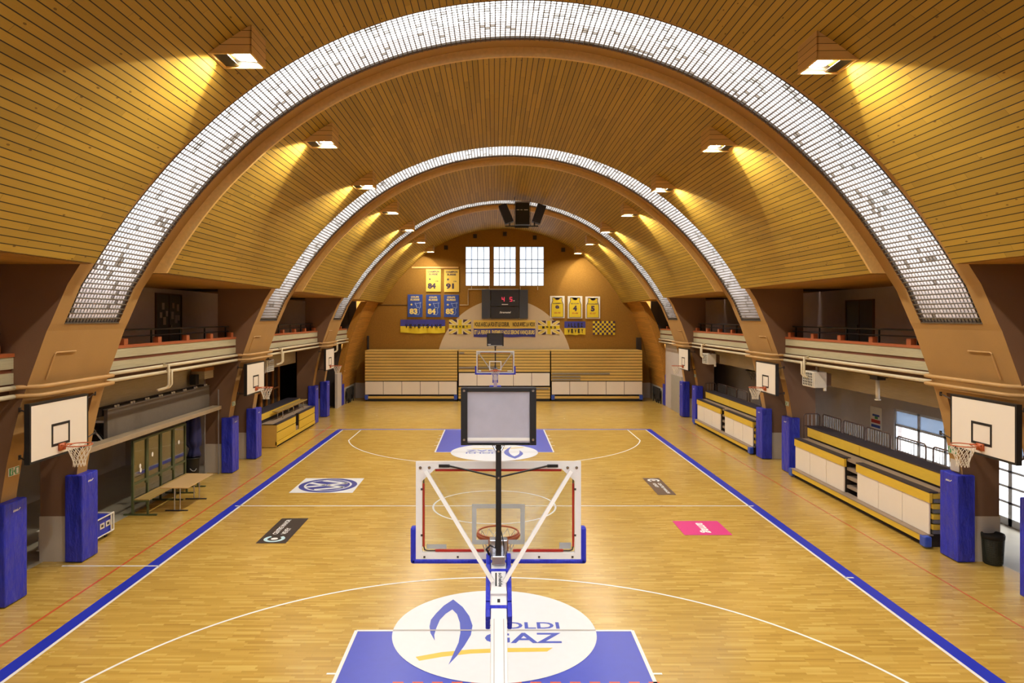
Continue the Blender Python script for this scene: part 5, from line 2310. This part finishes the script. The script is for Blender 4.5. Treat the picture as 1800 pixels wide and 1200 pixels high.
r, c = loudspeaker('middle upright black loudspeaker under the vault', [(906, 353.5), (931, 353.5), (931, 394), (906, 394)], 'black', 'black_soft')
m = MB()
m.box(sx(906), sx(931), YP - 0.012, YP, sz(357), sz(353.5))
build('top_band', m, 'grey', r)
m = MB()
for p0, p1 in ((908, 913), (914.5, 918.5), (921, 928)):
    m.box(sx(p0), sx(p1), YP - 0.04, YP - 0.03, sz(369.3), sz(368.2))
build('maker_plate', m, 'ink_white', r)
loudspeaker('tilted navy loudspeaker left of the middle one under the vault', [(876, 361), (890, 357), (903, 388), (888.5, 393)], 'speaker_navy', 'speaker_navy')
loudspeaker('tilted navy loudspeaker right of the middle one under the vault', [(946, 356.5), (961, 362), (949.5, 393), (935, 388)], 'speaker_navy', 'speaker_navy')
r = thing('speaker_frame', 'dark hanging frame under the three loudspeakers', 'speaker frame')
m = MB()
m.tube([(sx(888), YP + 0.3, sz(396)), (sx(947), YP + 0.3, sz(396))], 0.035, 8)
m.tube([(sx(905), YP + 0.3, sz(398)), (sx(930), YP + 0.3, sz(398))], 0.03, 8)
build('cross_bar', m, 'black', r)
m = MB()
for px in (896, 940):
    m.tube([(sx(px), YP + 0.3, sz(396)), (sx(px), YP + 0.3, sz(388))], 0.03, 8)
build('clamp', m, 'black', r)
m = MB()
for px in (904.3, 932.7):
    m.tube([(sx(px), YP + 0.3, sz(396)), (sx(px), YP + 0.3, 11.75)], 0.014, 6)
build('hanger', m, 'dkgrey', r)

# ------------------------------------------------------------------ left side, nearest bay: raised partition, team shelter, table
XP = -10.1
r = thing('lifting_partition', 'raised dark grey partition with a pale bottom rail between the left arches', 'partition')
m = MB()
m.box(XP - 0.10, XP, 18.2, 24.7, 2.36, 3.14)
build('panel', m, 'screen_dark', r)
m = MB()
m.box(XP - 0.13, XP + 0.01, 18.2, 24.75, 3.14, 3.165)
build('top_rail', m, 'grey', r)
m = MB()
m.box(-10.05, -9.72, 16.6, 24.85, 2.30, 2.43)
build('bottom_rail', m, 'rail_grey', r, bevel=0.01)
for i in range(8):
    y = 18.7 + i * 0.82
    m = MB()
    for dy in (-0.07, 0.07):
        m.tube([(XP - 0.03, y + dy, 3.165), (XP - 0.03, y + dy, 3.225)], 0.030, 8)
    build('hook', m, 'white', r)
for y, x in ((24.80, -9.82), (24.45, -10.16)):
    m = MB()
    m.tube([(x, y, 0.0), (x, y, 3.0 if x > -10 else 2.36)], 0.022, 8)
    build('guide_post', m, 'grey', r)
m = MB()
m.box(-10.40, -10.24, 17.0, 24.6, 2.98, 3.195)
tag(build('gap_shade', m, 'dark_core'), 'dark strip painting the shaded gap above the raised partition on the left', 'dark strip')  # dark strip put in for the shaded gap over the panel

r = thing('team_shelter', 'green-framed glass team shelter with a wooden bench, left of the court', 'team bench')
ys = [19.6, 20.42, 21.25, 22.08, 22.9]
XB = -10.17
for i, y in enumerate(ys):
    m = MB()
    m.box(XB - 0.03, XB + 0.03, y - 0.03, y + 0.03, 0.03, 2.09)
    if 0 < i < 4:
        m.box(XB - 0.03, XB + 0.03, y - 0.10, y - 0.05, 0.75, 2.09)
    build('post', m, 'green_frame', r)
for z in (0.86, 2.06):
    m = MB()
    m.box(XB - 0.025, XB + 0.025, ys[0], ys[-1], z - 0.03, z + 0.03)
    build('cross_rail', m, 'green_frame', r)
for i in range(4):
    m = MB()
    m.box(XB - 0.006, XB + 0.006, ys[i] + 0.03, ys[i + 1] - (0.10 if i < 3 else 0.03), 0.89, 2.03)
    build('glass_pane', m, 'pane_mirror', r)
    m = MB()
    m.box(XB - 0.006, XB + 0.006, ys[i] + 0.03, ys[i + 1] - 0.03, 0.40, 0.83)
    build('lower_pane', m, 'pane_mirror', r)
m = MB()
for q in range(3):
    m.box(XB + 0.04 + q * 0.142, XB + 0.04 + q * 0.142 + 0.132, ys[0], ys[-1], 0.42, 0.45)
build('seat', m, 'bench_wood', r)
for y in (ys[0], ys[2], ys[3], ys[4]):
    m = MB()
    m.box(XB - 0.25, XB + 0.68, y - 0.03, y + 0.03, 0.0, 0.04)
    build('foot', m, 'green_frame', r)
    m = MB()
    m.box(XB + 0.40, XB + 0.45, y - 0.025, y + 0.025, 0.04, 0.42)
    build('leg', m, 'green_frame', r)
    m = MB()
    m.box(XB, XB + 0.45, y - 0.02, y + 0.02, 0.385, 0.42)
    build('seat_bracket', m, 'green_frame', r)
m = MB()
for y, z in ((20.0, 1.30), (20.03, 1.18), (20.72, 1.50), (22.45, 1.55)):
    m.add([(XB + 0.008, y + 0.055 * math.cos(a_), z + 0.07 * math.sin(a_)) for a_ in np.linspace(0, 2 * PI, 13)[:-1]], [tuple(range(12))])
build('round_sticker', m, 'ink_white', r, fix=False)

r = thing('table', 'long pale laminate table in front of the team shelter', 'table')
m = MB()
m.box(-9.48, -8.69, 19.75, 21.55, 0.715, 0.742)
build('tabletop', m, 'table_top', r, bevel=0.006)
for y in (20.05, 21.35):
    m = MB()
    m.box(-9.46, -8.82, y - 0.025, y + 0.025, 0.0, 0.03)
    build('foot', m, 'dkgrey', r)
    for x in (-9.20, -9.04):
        m = MB()
        m.tube([(x, y, 0.03), (x, y, 0.715)], 0.018, 8)
        build('leg', m, 'chrome', r)
    m = MB()
    m.box(-9.4, -8.78, y - 0.015, y + 0.015, 0.695, 0.715)
    build('bearer', m, 'dkgrey', r)

# gathered divider curtain hanging over a black bin
m = MB()
prof = [(0.10, 2.28), (0.20, 2.1), (0.24, 1.7), (0.25, 1.35), (0.20, 1.18), (0.13, 1.08), (0.16, 0.95), (0.19, 0.82), (0.12, 0.78)]
v, f = [], []
n = 36
for j, (rr, z) in enumerate(prof):
    for i in range(n):
        a_ = 2 * PI * i / n
        q = rr * (1 + 0.16 * math.sin(i * 5 * 2 * PI / n * 1.0 + j * 0.2) + 0.07 * math.sin(i * 9 * 2 * PI / n + j))
        v.append((-10.36 + q * math.cos(a_) + (0.05 if 4 <= j <= 8 else 0), 23.95 + 1.15 * q * math.sin(a_), z))
for j in range(len(prof) - 1):
    for i in range(n):
        f.append((j * n + i, j * n + (i + 1) % n, (j + 1) * n + (i + 1) % n, (j + 1) * n + i))
f.append(tuple(range(n)))
f.append(tuple(len(prof) * n - 1 - i for i in range(n)))
m.add(v, f)
tag(build('gathered_curtain', m, 'navy_cloth', smooth=True), 'navy curtain gathered into a bundle above a black bin, left side', 'curtain')
r = thing('black_bin', 'black bin with a grey strap under the gathered navy curtain', 'bin', (-10.38, 23.95, 0))
m = MB()
m.lathe((0, 0, 0), [(0.20, 0.0), (0.22, 0.4), (0.235, 0.72), (0.255, 0.73), (0.255, 0.77), (0.225, 0.77), (0.2, 0.5)], 20)
build('body', m, 'black', r, smooth=True)
m = MB()
m.tube([(0.02, -0.24, 0.42), (0.10, -0.23, 0.34), (0.16, -0.19, 0.33), (0.20, -0.13, 0.40)], 0.014, 6)
build('strap', m, 'grey', r)

r = thing('equipment_cart', 'blue box cart with a white frame behind the nearest left column pad', 'cart', (-10.25, 17.1, 0))
m = MB()
m.box(-0.42, 0.42, -0.75, 0.75, 0.10, 0.54)
body = build('box_body', m, 'blue_line', r)
m = MB()
for x in (-0.45, 0.45):
    for z in (0.11, 0.55):
        m.tube([(x, -0.80, z), (x, 0.80, z)], 0.018, 8)
    for y in (-0.72, 0.72, 0.84):
        m.tube([(x, y, 0.11), (x, y, 0.56)], 0.018, 8)
    m.tube([(x, 0.72, 0.56), (x, 0.84, 0.56)], 0.018, 8)
    m.tube([(x, 0.72, 0.12), (x, 0.84, 0.12)], 0.018, 8)
for y in (-0.8, 0.8):
    for z in (0.11, 0.55):
        m.tube([(-0.45, y, z), (0.45, y, z)], 0.018, 8)
build('frame', m, 'white', r)
m = MB()
for y in (-0.5, -0.12, 0.26, 0.52):
    m.box(0.423, 0.43, y, y + 0.2, 0.27, 0.41)
build('plate', m, 'heater_white', body)
m = MB()
for y in (-0.5, -0.12, 0.26, 0.52):
    m.box(0.431, 0.435, y + 0.05, y + 0.14, 0.31, 0.37)
build('latch', m, 'dkgrey', body)
for x in (-0.36, 0.36):
    for y in (-0.62, 0.62):
        m = MB()
        m.tube([(x - 0.02, y, 0.05), (x + 0.02, y, 0.05)], 0.05, 14)
        build('wheel', m, 'black_soft', r)

r = thing('stored_backboard', 'stored white-framed backboard partly hidden behind the nearest left arch leg', 'basketball hoop', (-10.76, 18.35, -0.07))
m = MB()
m.box(-0.62, 0.62, -0.03, 0.03, 2.32, 2.37)
m.box(-0.62, 0.62, -0.03, 0.03, 2.86, 2.92)
m.box(0.55, 0.62, -0.03, 0.03, 2.32, 2.92)
m.box(-0.62, -0.55, -0.03, 0.03, 2.32, 2.92)
build('frame', m, 'white', r)
m = MB()
m.box(-0.56, 0.56, -0.005, 0.005, 2.36, 2.88)
build('board', m, 'dark_glass', r)
m = MB()
m.bar((0.5, -0.05, 2.36), (0.1, -0.05, 2.86), 0.04, 0.03)
build('brace', m, 'white', r)
m = MB()
m.tube([(-0.2, 0, 0.08), (-0.2, 0, 2.32)], 0.05, 10)
m.box(-0.5, 0.3, -0.3, 0.3, 0.07, 0.13)
build('stand_post', m, 'dkgrey', r)

# ------------------------------------------------------------------ left side, middle bay: plywood stand with a bench on it
r = thing('plywood_stand', 'yellow plywood stand with two tiers on the left side', 'stand')
y0, y1, g0, g1 = 29.75, 36.1, 32.65, 33.25
xf = -9.30
m = MB()
m.box(-9.94, xf, y0, y0 + 0.04, 0.02, 1.0)
build('end_panel', m, 'stand_wood', r)
m = MB()
m.box(-10.6, -9.36, y0 + 0.05, g0, 0.06, 0.97)
m.box(-10.6, -9.36, g1, y1, 0.06, 0.97)
m.box(-10.6, -9.8, g0, g1, 0.06, 0.97)
build('core', m, 'dark_core', r)
for a_, b_ in ((y0, g0), (g1, y1)):
    for z0, z1 in ((0.66, 0.95), (0.27, 0.62)):
        m = MB()
        m.box(xf - 0.04, xf, a_ + 0.01, b_ - 0.01, z0, z1)
        build('front_board', m, 'stand_yellow', r)
    m = MB()
    m.box(xf - 0.16, xf + 0.01, a_, b_, 0.965, 1.0)
    build('seat_board', m, 'dark_cap', r)
m = MB()
m.box(xf - 0.05, xf + 0.02, y0, y1, 0.10, 0.25)
build('low_board', m, 'stand_yellow', r)
m = MB()
m.box(xf - 0.35, xf - 0.05, y0 + 0.05, y1, 0.0, 0.10)
build('kick_board', m, 'dark_core', r)
m = MB()
m.box(-9.8, -9.36, g0, g1, 0.25, 0.42)
m.box(-9.8, -9.50, g0, g1, 0.42, 0.7)
build('step', m, 'tread', r)
m = MB()
m.box(-10.0, -9.46, y0, y1, 0.97, 1.0)
build('deck', m, 'tread', r)
m = MB()
m.box(-10.0, -9.95, y0, 35.7, 1.16, 1.42)
build('back_riser', m, 'stand_yellow', r)
m = MB()
m.box(-10.6, -9.96, y0, 35.7, 1.42, 1.46)
build('top_board', m, 'dark_cap', r)
m = MB()
m.box(-10.55, -10.0, y0 + 0.1, 35.6, 0.97, 1.42)
build('back_box', m, 'dark_core', r)

r = thing('bench', 'long wooden bench standing on the plywood stand', 'bench')
m = MB()
m.box(-9.86, -9.56, 30.9, 35.6, 1.36, 1.40)
build('seat', m, 'bench_wood', r)
for y in (31.6, 33.3, 35.0):
    for x in (-9.83, -9.60):
        m = MB()
        m.tube([(x, y, 1.0), (x, y, 1.36)], 0.018, 8)
        build('leg', m, 'chrome', r)
    m = MB()
    m.box(-9.85, -9.57, y - 0.02, y + 0.02, 1.33, 1.36)
    build('bearer', m, 'dkgrey', r)

# ------------------------------------------------------------------ rubbish bin by the entrance, hoops stored on the right
r = thing('rubbish_bin', 'dark ribbed rubbish bin with a black bag beside the nearest right pad', 'bin', (11.27, 15.75, 0))
m = MB()
m.lathe((0, 0, 0), [(0.17, 0.0), (0.185, 0.02), (0.215, 0.66), (0.20, 0.66), (0.165, 0.03)], 32)
b_ = build('body', m, 'bin', r, smooth=True)
m = MB()
for i in range(14):
    z = 0.05 + i * 0.045
    ring(m, (0, 0, z), 0.19 + 0.03 * z / 0.66, 0.006, 28)
for i in range(28):
    a_ = 2 * PI * i / 28
    m.tube([(0.189 * math.cos(a_), 0.189 * math.sin(a_), 0.02), (0.219 * math.cos(a_), 0.219 * math.sin(a_), 0.65)], 0.004, 4)
build('lattice', m, 'bin', b_)
m = MB()
m.lathe((0, 0, 0), [(0.226, 0.58), (0.232, 0.66), (0.222, 0.69), (0.20, 0.685), (0.18, 0.655), (0.08, 0.635), (0.001, 0.64)], 28)
build('bag', m, 'black_soft', r, smooth=True)

for i, (y, z, lab) in enumerate(((31.6, 2.70, 'stored hoop on a dark bracket, right corridor wall, nearer'), (34.6, 2.95, 'stored hoop on a dark bracket, right corridor wall, farther'))):
    r = thing('stored_hoop', lab, 'basketball hoop', (XC + 13.1, y, 0), 0, 'hoops stored on the right corridor wall')
    m = MB()
    ring(m, (-0.75, -0.1, z), 0.45, 0.03, 28)
    m.box(-0.30, -0.12, -0.12, 0.12, z - 0.12, z + 0.12)
    build('rim', m, 'dkgrey', r, smooth=False)
    m = MB()
    m.box(-0.16, 0.0, -0.08, 0.08, 0.9, z + 0.15)
    build('bracket', m, 'rail_brown', r)
    m = MB()
    net_mb(m, (-0.75, -0.1, z), 0.43, 0.5, 0.008, 10, 4)
    build('net', m, 'grey', r)
